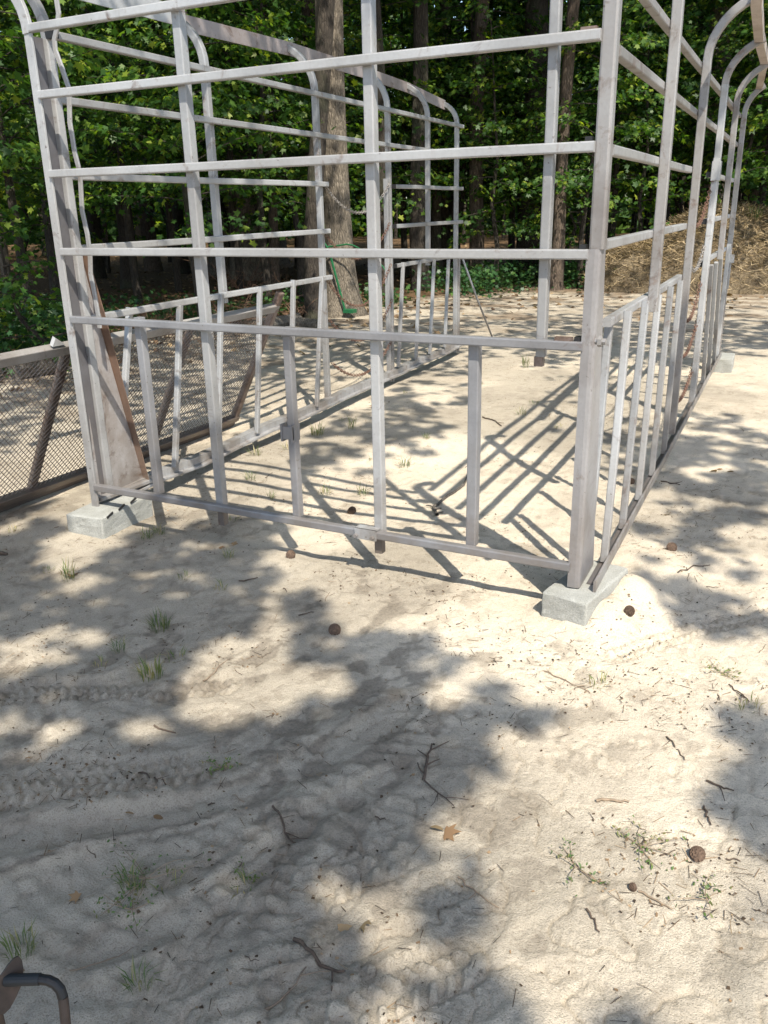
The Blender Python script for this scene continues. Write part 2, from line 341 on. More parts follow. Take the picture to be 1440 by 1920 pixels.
# distance (from the camera foot) at which the sand gives way to the litter of the wood, by direction
EDGE_PX = [(-700, 745), (-300, 740), (0, 705), (200, 655), (380, 622), (520, 606), (640, 598), (760, 575), (900, 556), (1140, 546), (1300, 548), (1440, 548), (1900, 552)]
_ea = []; _ed = []
for q in EDGE_PX:
    P = at_z(*q)-CAM; _ea.append(math.atan2(P[0], P[1])); _ed.append(math.hypot(P[0], P[1]))
def edge_t(x, y):
    a = np.arctan2(x-CAM[0], y-CAM[1]); d = np.hypot(x-CAM[0], y-CAM[1])
    e = np.interp(a, _ea, _ed, left=_ed[0], right=30.0); return (d-e)/e*12.0
def ground_h(x, y):
    d = np.hypot(x-CAM[0], y-CAM[1])
    z = 0.05*(fbm(x*0.35, y*0.35, 1, 3)-0.5) + 0.016*(fbm(x*1.6, y*1.6, 5, 4)-0.5)
    z = z*np.clip(d/3, 0.3, 1)+0.13*(fbm(x*0.9+5, y*0.9, 27, 3)-0.5)*np.exp(-((x-1.0)**2+(y-1.9)**2)/1.5**2)
    lump = fbm(x*5.5, y*5.5, 9, 4); z = z+0.011*np.maximum(lump-0.5, -0.1)*sstep(0.35, 0.6, fbm(x*0.8, y*0.8, 31, 3))*1.6
    z = z+0.006*(fbm(x*16, y*16, 12, 3)-0.5)+0.006*(fbm(x*42, y*42, 14, 3)-0.5)*sstep(0.3, 0.6, fbm(x*1.2+4, y*1.2, 33, 3))
    rg = np.abs(fbm(x*9, y*9, 21, 3)-0.5); z = z-0.007*sstep(0.05, 0.0, rg)*sstep(0.45, 0.6, fbm(x*0.6+9, y*0.6, 44, 2))
    for pts, hw, dep in RUTS:
        lo = np.min(pts, axis=0)-0.6; hi = np.max(pts, axis=0)+0.6
        m = (x > lo[0]) & (x < hi[0]) & (y > lo[1]) & (y < hi[1])
        if not m.any(): continue
        s, al = seg_dist(x[m], y[m], pts); s = s+0.02*(vnoise(x[m]*8, y[m]*8, 3)-0.5)
        q = s/hw
        q = q+0.5*(fbm(x[m]*11, y[m]*11, 6, 3)-0.5)
        zz = -dep*0.8*np.where(q > 0, sstep(1.15, 0.75, q), sstep(-1.8, -0.4, q))+dep*0.45*np.exp(-((q-1.5)/0.55)**2)+dep*0.25*np.exp(-((q+2.0)/0.8)**2)
        zz *= 0.35+0.7*vnoise(al*2.5, al*0+hw*100, 8)
        zz += 0.004*np.sin(al*95+s*60)*np.exp(-((q+3)/1.6)**2)
        z[m] += zz
    # crusted, broken surface on the driven ground at the left, and rows of tyre tread
    wl = np.exp(-((x-1.0)**2+(y+1.2)**2)/1.6**2)+0.5*np.exp(-((x-3.3)**2+(y-1.2)**2)/1.2**2)
    c1 = fbm(x*4.5, y*6.5, 211, 5); c2 = fbm(x*11+3, y*9, 217, 4)
    z = z+wl*(0.005*sstep(0.49, 0.500, c1)+0.004*sstep(0.52, 0.53, c2)-0.004*sstep(0.44, 0.43, c2)+0.004*sstep(0.56, 0.57, c1))
    for pts, hw, pitch in TREADS:
        lo = np.min(pts, axis=0)-0.3; hi = np.max(pts, axis=0)+0.3
        m = (x > lo[0]) & (x < hi[0]) & (y > lo[1]) & (y < hi[1])
        if not m.any(): continue
        q, al = seg_dist(x[m], y[m], pts); e = np.abs(q)/hw
        lug = sstep(-0.2, 0.3, np.sin((al+0.5*np.abs(q))*2*PI/pitch))*sstep(-0.5, 0.1, np.sin(q*2*PI/(hw*0.8)))
        z[m] += (-0.008+0.014*lug)*sstep(1.05, 0.9, e)*sstep(0.3, 0.55, fbm(x[m]*3, y[m]*3, 231, 3))
    for c, r in PRW:
        m = (np.abs(x-c[0]) < 0.25) & (np.abs(y-c[1]) < 0.25)
        if not m.any(): continue
        u = (x[m]-c[0])*math.cos(r)+(y[m]-c[1])*math.sin(r); v = -(x[m]-c[0])*math.sin(r)+(y[m]-c[1])*math.cos(r)
        e = np.sqrt((u/0.13)**2+(v/0.055)**2)
        tread = 0.5+0.5*np.sin(u*260+np.abs(v)*190+3*vnoise(x[m]*30, y[m]*30, 5)); pk = 0.25+0.9*vnoise(x[m]*14+c[0]*9, y[m]*14, 61)*(0.3 if c[0]+c[1] > 1.2 else 1.0)
        z[m] += 0.7*pk*(-0.010*sstep(1.1, 0.85, e)+0.006*tread*sstep(1.0, 0.8, e)+0.004*np.exp(-((e-1.25)/0.18)**2))
    # sand heaped against the near corner's block and footing sand round the others
    for px, py, hgt, rad in ((1172, 1122, 0.045, 0.15), (1130, 1165, 0.035, 0.15), (1205, 1070, 0.045, 0.20), (150, 975, 0.03, 0.25), (1186, 1132, 0.045, 0.10), (1140, 1168, 0.025, 0.10), (880, 985, 0.02, 0.4)):
        c = at_z(px, py); z = z+hgt*np.exp(-((x-c[0])**2+(y-c[1])**2)/rad**2)
    t = edge_t(x, y); z = z+sstep(0, 6, t)*(0.35*(fbm(x*0.25, y*0.25, 71, 4)-0.42)+0.06*(fbm(x*3, y*3, 73, 4)-0.5))
    fade = sstep(0.0, 0.12, np.hypot((x-1.25)/6, (y-2.7)/9))
    return z
def gz(x, y):
    return float(ground_h(np.array([float(x)]), np.array([float(y)]))[0])
def build_ground():
    rr = [0.3]
    while rr[-1] < 3.2: rr.append(rr[-1]*1.0042)
    while rr[-1] < 9: rr.append(rr[-1]*1.0062)
    while rr[-1] < 20: rr.append(rr[-1]*1.012)
    while rr[-1] < 700: rr.append(rr[-1]*1.05)
    rr = np.array(rr); c0 = -YAW
    fine = np.arange(c0-0.70, c0+0.70, 0.0031); rest = np.linspace(c0+0.70, c0-0.70+2*PI, 110)[:-1]
    an = np.concatenate([fine, rest]); nr, na = len(rr), len(an)
    A, Rr = np.meshgrid(an, rr); x = CAM[0]+Rr*np.sin(A); y = CAM[1]+Rr*np.cos(A)
    x, y = x.ravel(), y.ravel(); z = ground_h(x, y)
    V = np.stack([x, y, z], 1); V = np.vstack([V, [CAM[0], CAM[1], 0]])
    i = np.arange(nr-1)[:, None]*na; j = np.arange(na)[None]; k = (j+1) % na
    F = np.stack([i+j, i+na+j, i+na+k, i+k], -1).reshape(-1, 4)
    tri = np.stack([np.full(na, nr*na), np.arange(na), (np.arange(na)+1) % na], 1)
    me = bpy.data.meshes.new('ground'); nq, ntr = len(F), len(tri)
    me.vertices.add(len(V)); me.vertices.foreach_set('co', V.ravel().astype(np.float32))
    me.loops.add(nq*4+ntr*3); me.loops.foreach_set('vertex_index', np.concatenate([F.ravel(), tri.ravel()]).astype(np.int32))
    me.polygons.add(nq+ntr)
    me.polygons.foreach_set('loop_start', np.concatenate([np.arange(nq)*4, nq*4+np.arange(ntr)*3]).astype(np.int32))
    me.polygons.foreach_set('use_smooth', np.ones(nq+ntr, bool))
    me.update(calc_edges=True)
    t = edge_t(x, y); nn = fbm(x*1.1, y*1.1, 55, 4); lit = sstep(-0.5, 1.6, t+3.0*(nn-0.5))
    lit = np.maximum(lit, 0.7*sstep(-6.0, 0.0, t+6*(fbm(x*2.3, y*2.3, 58, 4)-0.5))*sstep(0.42, 0.60, fbm(x*2.0, y*4.0, 59, 5)))
    at = me.attributes.new('litter', 'FLOAT', 'POINT'); at.data.foreach_set('value', np.append(lit, 0).astype(np.float32))
    dm = np.maximum(sstep(0.46, 0.62, fbm(x*0.7, y*0.7, 91, 4)), sstep(-8.0, -2.5, t)); px, py, dz = proj(np.stack([x, y, z], 1))
    for pts, hw, dep in RUTS[:5]:
        s, al = seg_dist(x, y, pts); dm = np.maximum(dm, 0.8*np.exp(-(s/(hw*2.2))**2))
    at = me.attributes.new('damp', 'FLOAT', 'POINT'); at.data.foreach_set('value', np.append(dm, 0).astype(np.float32))
    wl = np.exp(-((x-1.0)**2+(y+1.2)**2)/1.7**2)+0.6*np.exp(-((x-3.3)**2+(y-1.2)**2)/1.2**2)+0.35
    c2 = fbm(x*11+3, y*9, 217, 4); hm = 0.55*np.clip(wl, 0, 1)*sstep(0.44, 0.36, c2)*sstep(0.4, 0.6, fbm(x*1.7, y*1.7, 93, 3))  # dark pits: relief shading put into the ground colour
    for pts, hw, dep in RUTS:
        s, al = seg_dist(x, y, pts); q = s/hw
        hm = np.maximum(hm, (dep/0.03)**0.5*sstep(0.40, 0.60, fbm(al*7, s*40, 95, 4))*np.maximum(0.75*np.exp(-((q-1.1)/0.28)**2), 0.45*np.exp(-((q+1.7)/0.3)**2)))
    at = me.attributes.new('humus', 'FLOAT', 'POINT'); at.data.foreach_set('value', np.append(hm, 0).astype(np.float32))
    structure(link_mesh('ground', me, M_GROUND))
build_ground()

# ------------------------------------------------------------------ leaf meshes
def outline(kind):
    if kind == 'maple':
        a = [(0, 1.0), (14, .62), (30, .50), (50, .86), (66, .55), (84, .40), (108, .62), (135, .34), (176, .20)]
    elif kind == 'oval':
        a = [(0, 1.0), (28, .62), (65, .38), (115, .36), (160, .48)]
    elif kind == 'quad':
        a = [(0, 1.0), (70, .55), (150, .7)]
    pts = [(r*math.cos(math.radians(q)), r*math.sin(math.radians(q))) for q, r in a]
    pts += [(p[0], -p[1]) for p in reversed(pts[1:])]
    return np.array(pts)
def leaf_data(P, Nn, S, kind, curl=0.25):
    """positions, normals, sizes -> vertices of one polygon per leaf"""
    n = len(P); o = outline(kind); K = len(o)
    Nn = Nn/np.linalg.norm(Nn, axis=1, keepdims=True)
    h = rng.normal(size=(n, 3)); T = h-Nn*np.sum(h*Nn, 1, keepdims=True); T /= np.linalg.norm(T, axis=1, keepdims=True)
    B = np.cross(Nn, T); r2 = (o[:, 0]**2+o[:, 1]**2)
    cu = curl*rng.uniform(0.2, 1.2, n)
    V = P[:, None]+S[:, None, None]*(T[:, None]*o[None, :, 0, None]+B[:, None]*o[None, :, 1, None]-Nn[:, None]*(cu[:, None]*r2[None])[..., None])
    return V.reshape(-1, 3), K
def poly_mesh(name, V, K, tint):
    n = len(V)//K; me = bpy.data.meshes.new(name)
    me.vertices.add(len(V)); me.vertices.foreach_set('co', V.astype(np.float32).ravel())
    me.loops.add(n*K); me.loops.foreach_set('vertex_index', np.arange(n*K, dtype=np.int32))
    me.polygons.add(n); me.polygons.foreach_set('loop_start', (np.arange(n)*K).astype(np.int32))
    me.update(calc_edges=True)
    at = me.attributes.new('tint', 'FLOAT', 'FACE'); at.data.foreach_set('value', tint.astype(np.float32)); return me
def up_normals(n, spread=0.7):
    v = rng.normal(size=(n, 3))*spread; v[:, 2] = np.abs(v[:, 2])*0.5+0.6; return v
def limb_path(p, d, Ln, droop, n=5):
    pts = [np.array(p, float)]; d = nrm(d)
    for i in range(n):
        d = nrm(d+np.array([rng.normal()*.12, rng.normal()*.12, -droop+rng.normal()*.06])); pts.append(pts[-1]+d*Ln/n)
    return pts
def tapered(mb, path, r0, r1, ns=7):
    V = []; n = len(path)
    for i, p in enumerate(path):
        t = nrm(path[min(i+1, n-1)]-path[max(i-1, 0)]); u = nrm(np.cross(t, [0.3, 0.9, 0.2])); v = np.cross(t, u); r = r0+(r1-r0)*i/(n-1)
        for j in range(ns): V.append(p+r*(u*math.cos(2*PI*j/ns)+v*math.sin(2*PI*j/ns)))
    F = [(i*ns+j, i*ns+(j+1) % ns, (i+1)*ns+(j+1) % ns, (i+1)*ns+j) for i in range(n-1) for j in range(ns)]
    F.append(tuple((n-1)*ns+j for j in range(ns))); mb.add(V, F); return mb
def sapling_data(H, nl, spread, lsize, z0=0.15, dens=1.0):
    mb = MB(); top = np.array([rng.normal()*.25, rng.normal()*.25, H])
    path = [np.array([0, 0, -0.1])]
    for i in range(1, 7): path.append(top*i/6+np.array([rng.normal()*.06, rng.normal()*.06, 0])*(i < 6))
    tapered(mb, path, 0.018+0.008*H, 0.008, 7)
    P = []; Nn = []
    for i in range(nl):
        f = z0+(1-z0)*(i+rng.random())/nl; b = top*f; az = i*2.4+rng.normal()*.4
        Ln = spread*(0.45+0.75*(1-f)**0.6)*rng.uniform(0.6, 1.15)
        d = np.array([math.cos(az), math.sin(az), rng.uniform(0.05, 0.55)])
        lp = limb_path(b, d, Ln, 0.10); tapered(mb, lp, 0.012, 0.003, 4)
        m = int(dens*Ln*72); t = rng.beta(2.2, 1.2, m); seg = np.clip((t*5).astype(int), 0, 4); ft = t*5-seg
        A = np.array(lp); c = A[seg]*(1-ft[:, None])+A[seg+1]*ft[:, None]
        side = nrm(np.cross(d, [0, 0, 1])); off = rng.normal(size=m)*0.24*Ln*np.sqrt(t)
        c = c+side[None]*off[:, None]; c[:, 2] += rng.normal(size=m)*0.055-0.12*np.abs(off)
        P.append(c); nn = up_normals(m, 0.55); nn += np.array([math.cos(az), math.sin(az), 0])*0.5; Nn.append(nn)
    P = np.vstack(P); Nn = np.vstack(Nn); S = lsize*rng.uniform(0.40, 1.10, len(P))
    V, K = leaf_data(P, Nn, S, 'maple'); return mb, V, K, len(P)
def crown_data(rx, rz, nclump, per, lsize, kind='quad'):
    P = []
    for i in range(nclump):
        v = rng.normal(size=3); v /= np.linalg.norm(v); v *= rng.uniform(0.35, 1.0)**0.6
        c = v*np.array([rx, rx, rz]); q = rng.normal(size=(per, 3))*np.array([.55, .55, .28])*rx*0.33; P.append(c+q)
    P = np.vstack(P); S = lsize*rng.uniform(0.5, 1.2, len(P))
    V, K = leaf_data(P, up_normals(len(P), 0.7), S, kind); return V, K, len(P)
def tints(n, lo=0.0, hi=1.0, pw=1.0):
    return lo+(hi-lo)*rng.random(n)**pw

# ------------------------------------------------------------------ the wood behind
def trunk_mesh(mb, base, H, r, lean=(0, 0), flare=1.5, top=0.55, ns=18, rough=0.05, roots=0.0):
    base = np.array(base, float); V = []; zs = [-0.25, 0.0, 0.12, 0.3, 0.6, 1.0]; z = 1.8
    while z < H: zs.append(z); z += 0.9
    zs.append(H); ph = rng.uniform(0, 6.28, 6)
    for z in zs:
        t = max(0, z)/H; rad = r*(1-(1-top)*t)*(1+(flare-1)*math.exp(-max(z, 0)/0.35))
        cx = base[0]+lean[0]*z+0.05*math.sin(z*0.8+ph[0])*min(1, z); cy = base[1]+lean[1]*z+0.05*math.sin(z*0.7+ph[1])*min(1, z)
        for j in range(ns):
            a = 2*PI*j/ns; q = rad*(1+rough*math.sin(3*a+ph[2]+z*.4)+rough*.7*math.sin(5*a+ph[3]-z*.6)+roots*math.exp(-max(z, 0)/0.3)*max(0, math.sin(4*a+ph[4])))
            V.append((cx+q*math.cos(a), cy+q*math.sin(a), base[2]+z))
    n = len(zs); F = [(i*ns+j, i*ns+(j+1) % ns, (i+1)*ns+(j+1) % ns, (i+1)*ns+j) for i in range(n-1) for j in range(ns)]
    mb.add(V, F); return mb
crownA = [crown_data(3.2, 2.0, 40, 75, 0.15, 'maple') for _ in range(3)]
crownM = []
for i, (V, K, n) in enumerate(crownA):
    me = poly_mesh('crown', V, K, tints(n)); me.materials.append(M_LEAFDARK); crownM.append(me)
def add_crown(tree, P, scale, rz=None):
    o = bpy.data.objects.new('crown', random.choice(crownM)); COL.objects.link(o); o.parent = tree
    o.location = Vector(np.array(P)-np.array(tree.location)); o.scale = scale if isinstance(scale, tuple) else (scale,)*3
    o.rotation_euler = (rng.normal()*.1, rng.normal()*.1, rng.uniform(0, 6.28)); return o
def big_tree(px, py, wpx, mat, label, name, H=13, lean=(0, 0), group=None, dist=None, crowns=1, flare=1.35, roots=0.0, cz=9.0):
    P = at_z(px, py) if dist is None else None
    if dist is not None:
        d = ray(px, 600); d = d/np.hypot(d[0], d[1]); P = CAM+d*dist; P[2] = 0
    P[2] = gz(P[0], P[1]); dep = np.dot(P-CAM, FF); r = wpx/FPX*dep/2
    t = empty(name, P, label, 'tree', group)
    mb = MB(); trunk_mesh(mb, P, H, r, lean, flare, roots=roots); mb.build('trunk', mat, t, True)
    for k in range(crowns):
        c = np.array([P[0]+lean[0]*H+rng.normal()*1.8, P[1]+lean[1]*H+rng.normal()*1.6, cz+rng.uniform(0, 4.5)])
        add_crown(t, c, rng.uniform(0.85, 1.25))
    return t
big_tree(640, 592, 54, M_BARK, 'thick grey-barked oak with the green pipe frame leaning on its base', 'oak_tree', 14, (0.004, 0.0), roots=0.25, flare=1.6)
big_tree(590, 600, 32, M_BARK2, 'dark trunk standing tight against the left of the thick grey oak', 'oak_tree', 13, (0.05, 0.06), roots=0.1)
big_tree(1040, 542, 24, M_BARK3, 'slim brown tree behind the free front post, leaning slightly right', 'slim_tree', 12, (0.022, 0.0))
big_tree(890, 500, 27, M_BARK3, 'slender brown pine rising right of the curved bow ends', 'pine_tree', 14, (0.012, 0.0), dist=18)
big_tree(790, 520, 30, M_BARK2, 'dark thick trunk seen between the last two curved bows', 'oak_tree', 14, (-0.01, 0), dist=17)
big_tree(1108, 540, 26, M_BARK2, 'dark trunk just left of the heavy right corner post', 'oak_tree', 13, (0.015, 0), dist=19)
big_tree(1395, 520, 30, M_BARK3, 'brown trunk behind the curved bows at the far right above the hay', 'oak_tree', 13, (0.0, 0), dist=21)
big_tree(718, 530, 26, M_BARK2, 'dark trunk right beside the full height front post', 'oak_tree', 13, (-0.008, 0), dist=16)
big_tree(820, 520, 17, M_BARK, 'thin pale trunk between the last two posts of the left side', 'slim_tree', 8, (0.02, 0), dist=20)
big_tree(520, 590, 18, M_BARK3, 'thin tan trunk left of the dark oak trunk', 'slim_tree', 9, (-0.01, 0), dist=17)
big_tree(497, 560, 26, M_BARK2, 'dark trunk with leaves in front, left of the thin tan trunk', 'oak_tree', 13, (-0.005, 0), dist=20)
big_tree(120, 620, 30, M_BARK2, 'dark trunk hidden behind the left corner post', 'oak_tree', 13, (0.0, 0), dist=15)
big_tree(195, 560, 24, M_BARK2, 'slim dark trunk behind the wavy strap at the left', 'slim_tree', 12, (0.01, 0), dist=22)
big_tree(22, 560, 16, M_BARK, 'thin pale trunk at the left edge of the photo', 'slim_tree', 10, (0.01, 0), dist=16)
big_tree(352, 560, 22, M_BARK2, 'dark trunk behind the first tall front post', 'slim_tree', 12, (0.0, 0), dist=24)
big_tree(1270, 520, 22, M_BARK2, 'dark trunk behind the second right post above the hay pile', 'slim_tree', 12, (0.0, 0), dist=24)
# the trees further in, which cannot be told apart
GB = 'tall trees deep in the wood'
base_t = None
k = 0
for i in range(400):
    a = rng.uniform(-0.72, 0.62); d = rng.uniform(19, 46)
    if rng.random() > (d/46)**0.7: continue
    k += 1
    if k > 40: break
    v = FF*math.cos(a)+RR*math.sin(a); v = v/np.hypot(v[0], v[1]); P = CAM+v*d
    P[2] = gz(P[0], P[1])
    if base_t is None:
        base_t = []
        for q in range(4):
            mb = MB(); trunk_mesh(mb, (0, 0, 0), 14, 0.16+0.05*q, (0.01*(q-1.5), 0.006), 1.3); me_t = None
            V = np.concatenate(mb.v); me_t = bpy.data.meshes.new('trunk'); me_t.from_pydata(V.tolist(), [], mb.f); me_t.update()
            me_t.polygons.foreach_set('use_smooth', [True]*len(me_t.polygons)); me_t.materials.append((M_BARK2, M_BARK3, M_BARK2, M_BARK)[q]); base_t.append(me_t)
    t = empty('forest_tree', P, 'dark forest tree half hidden by leaves deep in the wood', 'tree', GB)
    o = bpy.data.objects.new('trunk', base_t[k % 4]); COL.objects.link(o); o.parent = t
    for q in range(k % 3 == 0):
        add_crown(t, P+np.array([rng.normal()*2, rng.normal()*2, rng.uniform(7, 12)]), rng.uniform(0.9, 1.3))
# tall trees whose crowns roof the edge of the wood
k = 0
for (x, y) in [(-9.5, 10.5), (-6.2, 12.5), (-2.6, 15.0), (0.5, 17.0), (3.8, 17.5), (6.5, 16.0), (-12.5, 8), (-10.5, 5.5)]:
    t = empty('forest_tree', (x, y, gz(x, y)), 'dark forest tree half hidden by leaves deep in the wood', 'tree', GB)
    o = bpy.data.objects.new('trunk', base_t[k % 4]); COL.objects.link(o); o.parent = t; k += 1
    for q in range(3 if x < -5 else 1):
        add_crown(t, (x+1.2+rng.normal()*2.4, y-1.2+rng.normal()*2.2, rng.uniform(8.6, 12)), rng.uniform(0.8, 1.15))

# young leafy trees of the understorey
sap = []
for H, nl, sp, ls, zz in ((4.6, 30, 1.35, 0.085, 0.22), (6.2, 40, 1.7, 0.09, 0.26), (3.2, 24, 1.1, 0.08, 0.2), (5.4, 36, 1.5, 0.085, 0.24), (7.5, 46, 2.0, 0.095, 0.26), (1.7, 18, 0.75, 0.075, 0.12)):
    mb, V, K, n = sapling_data(H, nl, sp, ls, zz)
    mt = bpy.data.meshes.new('trunk'); mt.from_pydata(np.concatenate(mb.v).tolist(), [], mb.f); mt.update(); mt.materials.append(M_BARK2)
    mc = poly_mesh('leaves', V, K, tints(n, 0, 1, 1.3)); mc.materials.append(M_LEAF); sap.append((mt, mc))
def place_sapling(P, kind, scale, label, group=None, name='young_maple', cat='tree'):
    t = empty(name, P, label, cat, group); t.rotation_euler = (0, 0, rng.uniform(0, 6.28)); t.scale = (scale,)*3
    for nm, me in (('trunk', sap[kind][0]), ('crown', sap[kind][1])):
        o = bpy.data.objects.new(nm, me); COL.objects.link(o); o.parent = t
    return t
GS = 'young leafy trees along the edge of the wood'
LS = 'leafy young maple in the dim wood behind the pen frame'
def dir_at(px, d):
    v = ray(px, 480); v = v/np.hypot(v[0], v[1]); P = CAM+v*d; P[2] = gz(P[0], P[1]); return P
for px, d, kind, s in [(-60, 10, 1, 1.0), (40, 12.5, 4, 0.9), (60, 9.2, 5, 0.9), (130, 13.5, 3, 1.0), (250, 15, 4, 0.9), (330, 17, 1, 1.1), (450, 16, 4, 1.0), (500, 14.2, 1, 0.95), (560, 15.0, 3, 1.1), (370, 11.2, 1, 0.85),
                       (700, 17, 1, 1.0), (760, 19.5, 4, 1.0), (860, 18.5, 3, 1.0), (930, 17.0, 0, 1.0), (960, 20, 4, 1.1), (1060, 17.5, 2, 1.0), (1090, 17, 3, 1.0), (1140, 18.5, 4, 1.0),
                       (1200, 17.6, 0, 1.0), (1235, 19, 4, 1.1), (1300, 20, 1, 1.1), (1360, 18.6, 3, 1.0), (1420, 19, 4, 1.1), (1480, 17, 1, 1.0), (1380, 22, 4, 1.2)]:
    place_sapling(dir_at(px, d), kind, s, LS, GS)
k = 0
while k < 90:
    a = rng.uniform(-0.66, 0.58); d = rng.uniform(17, 44); v = FF*math.cos(a)+RR*math.sin(a); v = v/np.hypot(v[0], v[1]); P = CAM+v*d
    if edge_t(P[0:1], P[1:2])[0] < 1.5: continue
    if rng.random() < 0.25*(d > 26): continue
    P[2] = gz(P[0], P[1]); place_sapling(P, int(rng.integers(0, 5)), rng.uniform(0.9, 1.5)*(1+0.012*(d-17)), LS, GS); k += 1
# far wood closing the view
def far_wood():
    n = 60000; a = rng.uniform(-0.95, 0.85, n); d = rng.uniform(46, 60, n); z = 15*rng.random(n)**1.35
    v = FF[None]*np.cos(a)[:, None]+RR[None]*np.sin(a)[:, None]; v /= np.hypot(v[:, 0], v[:, 1])[:, None]
    P = CAM+v*d[:, None]; P[:, 2] = z
    V, K = leaf_data(P, rng.normal(size=(n, 3))+np.array([0, -0.6, 0.6]), rng.uniform(0.25, 0.7, n), 'maple')
    o = link_mesh('far_wood', poly_mesh('far_wood', V, K, tints(n)), M_LEAF); structure(o, 'stuff')
far_wood()
# low plants on the forest edge
def ground_cover(name, px_list, n, hmax, mat, kind='maple', size=0.06):
    P = []
    for i in range(n):
        px, py, sx, sy = px_list[int(rng.integers(len(px_list)))]
        q = at_z(px+rng.normal()*sx, py+rng.normal()*sy); z = gz(q[0], q[1]); P.append((q[0], q[1], z+hmax*rng.random()**1.3+0.02))
    P = np.array(P); V, K = leaf_data(P, up_normals(n, 0.6), size*rng.uniform(0.5, 1.2, n), kind)
    structure(link_mesh(name, poly_mesh(name, V, K, tints(n, 0, 1, 1.4)), mat), 'stuff')
ground_cover('ground_cover', [(1060, 532, 40, 5), (930, 540, 40, 6), (990, 530, 60, 6), (1120, 536, 30, 4), (870, 548, 40, 6)], 3400, 0.45, M_IVY, 'maple', 0.065)
ground_cover('ground_cover', [(40, 668, 60, 12), (110, 650, 40, 14), (-60, 690, 60, 10)], 2600, 0.55, M_IVY, 'maple', 0.06)
ground_cover('ground_cover', [(450, 590, 60, 10), (330, 600, 60, 12), (230, 610, 50, 14), (540, 585, 40, 8), (700, 572, 40, 6)], 1500, 0.30, M_IVY, 'maple', 0.06)
def dead_leaf_cover():
    P = []
    while len(P) < 7000:
        a = rng.uniform(-0.62, 0.55); d = rng.uniform(8, 34); v = FF*math.cos(a)+RR*math.sin(a); v = v/np.hypot(v[0], v[1]); q = CAM+v*d
        if edge_t(q[0:1], q[1:2])[0] < -1.2+rng.normal()*1.0: continue
        P.append((q[0], q[1], 0))
    P = np.array(P); P[:, 2] = ground_h(P[:, 0], P[:, 1])+0.012; n = len(P)
    V, K = leaf_data(P, up_normals(n, 0.5), rng.uniform(0.04, 0.10, n), 'maple', 0.5)
    structure(link_mesh('leaf_litter', poly_mesh('leaf_litter', V, K, tints(n)), M_DEADLEAF), 'stuff')
dead_leaf_cover()

# ------------------------------------------------------------------ unseen added trees, leaves set along sun rays to cast the mapped shade
SHADE0 = 600
SHADE = """
666666666666665455778888
555555555544444334444421
555555553334554334433332
444444443355653333345665
333333332555432112367765
332222222111111111333577
752256676211000000234543
822667875111000000126643
877777775521001111116644
778899972641112333345787
124679101677762112311112
666785000126533620001344
776874336899854464101356
888999999999887526300147
999999999998576111000268
999999999998523000000169
999999999999970000000013
999999999984227100000000
999999999962479510000000
999999999973379361000000
999999999995189724200000
999999999974189932551000
"""
SH = np.array([[int(c) for c in r] for r in SHADE.split()], float)/9
def shade_at(x, y):
    u, v, dz = proj(np.stack([x, y, np.zeros_like(x)], 1))
    inside = (dz > 0.5) & (u > -30) & (u < 1470) & (v > SHADE0) & (v < 1960)
    gx = np.clip(u/60-0.5, 0, 22.999); gy = np.clip((v-SHADE0)/60-0.5, 0, SH.shape[0]-1.001)
    ix = gx.astype(int); iy = gy.astype(int); fx = gx-ix; fy = gy-iy
    s = (SH[iy, ix]*(1-fx)+SH[iy, ix+1]*fx)*(1-fy)+(SH[iy+1, ix]*(1-fx)+SH[iy+1, ix+1]*fx)*fy
    return np.where(inside, s, 0.55), inside
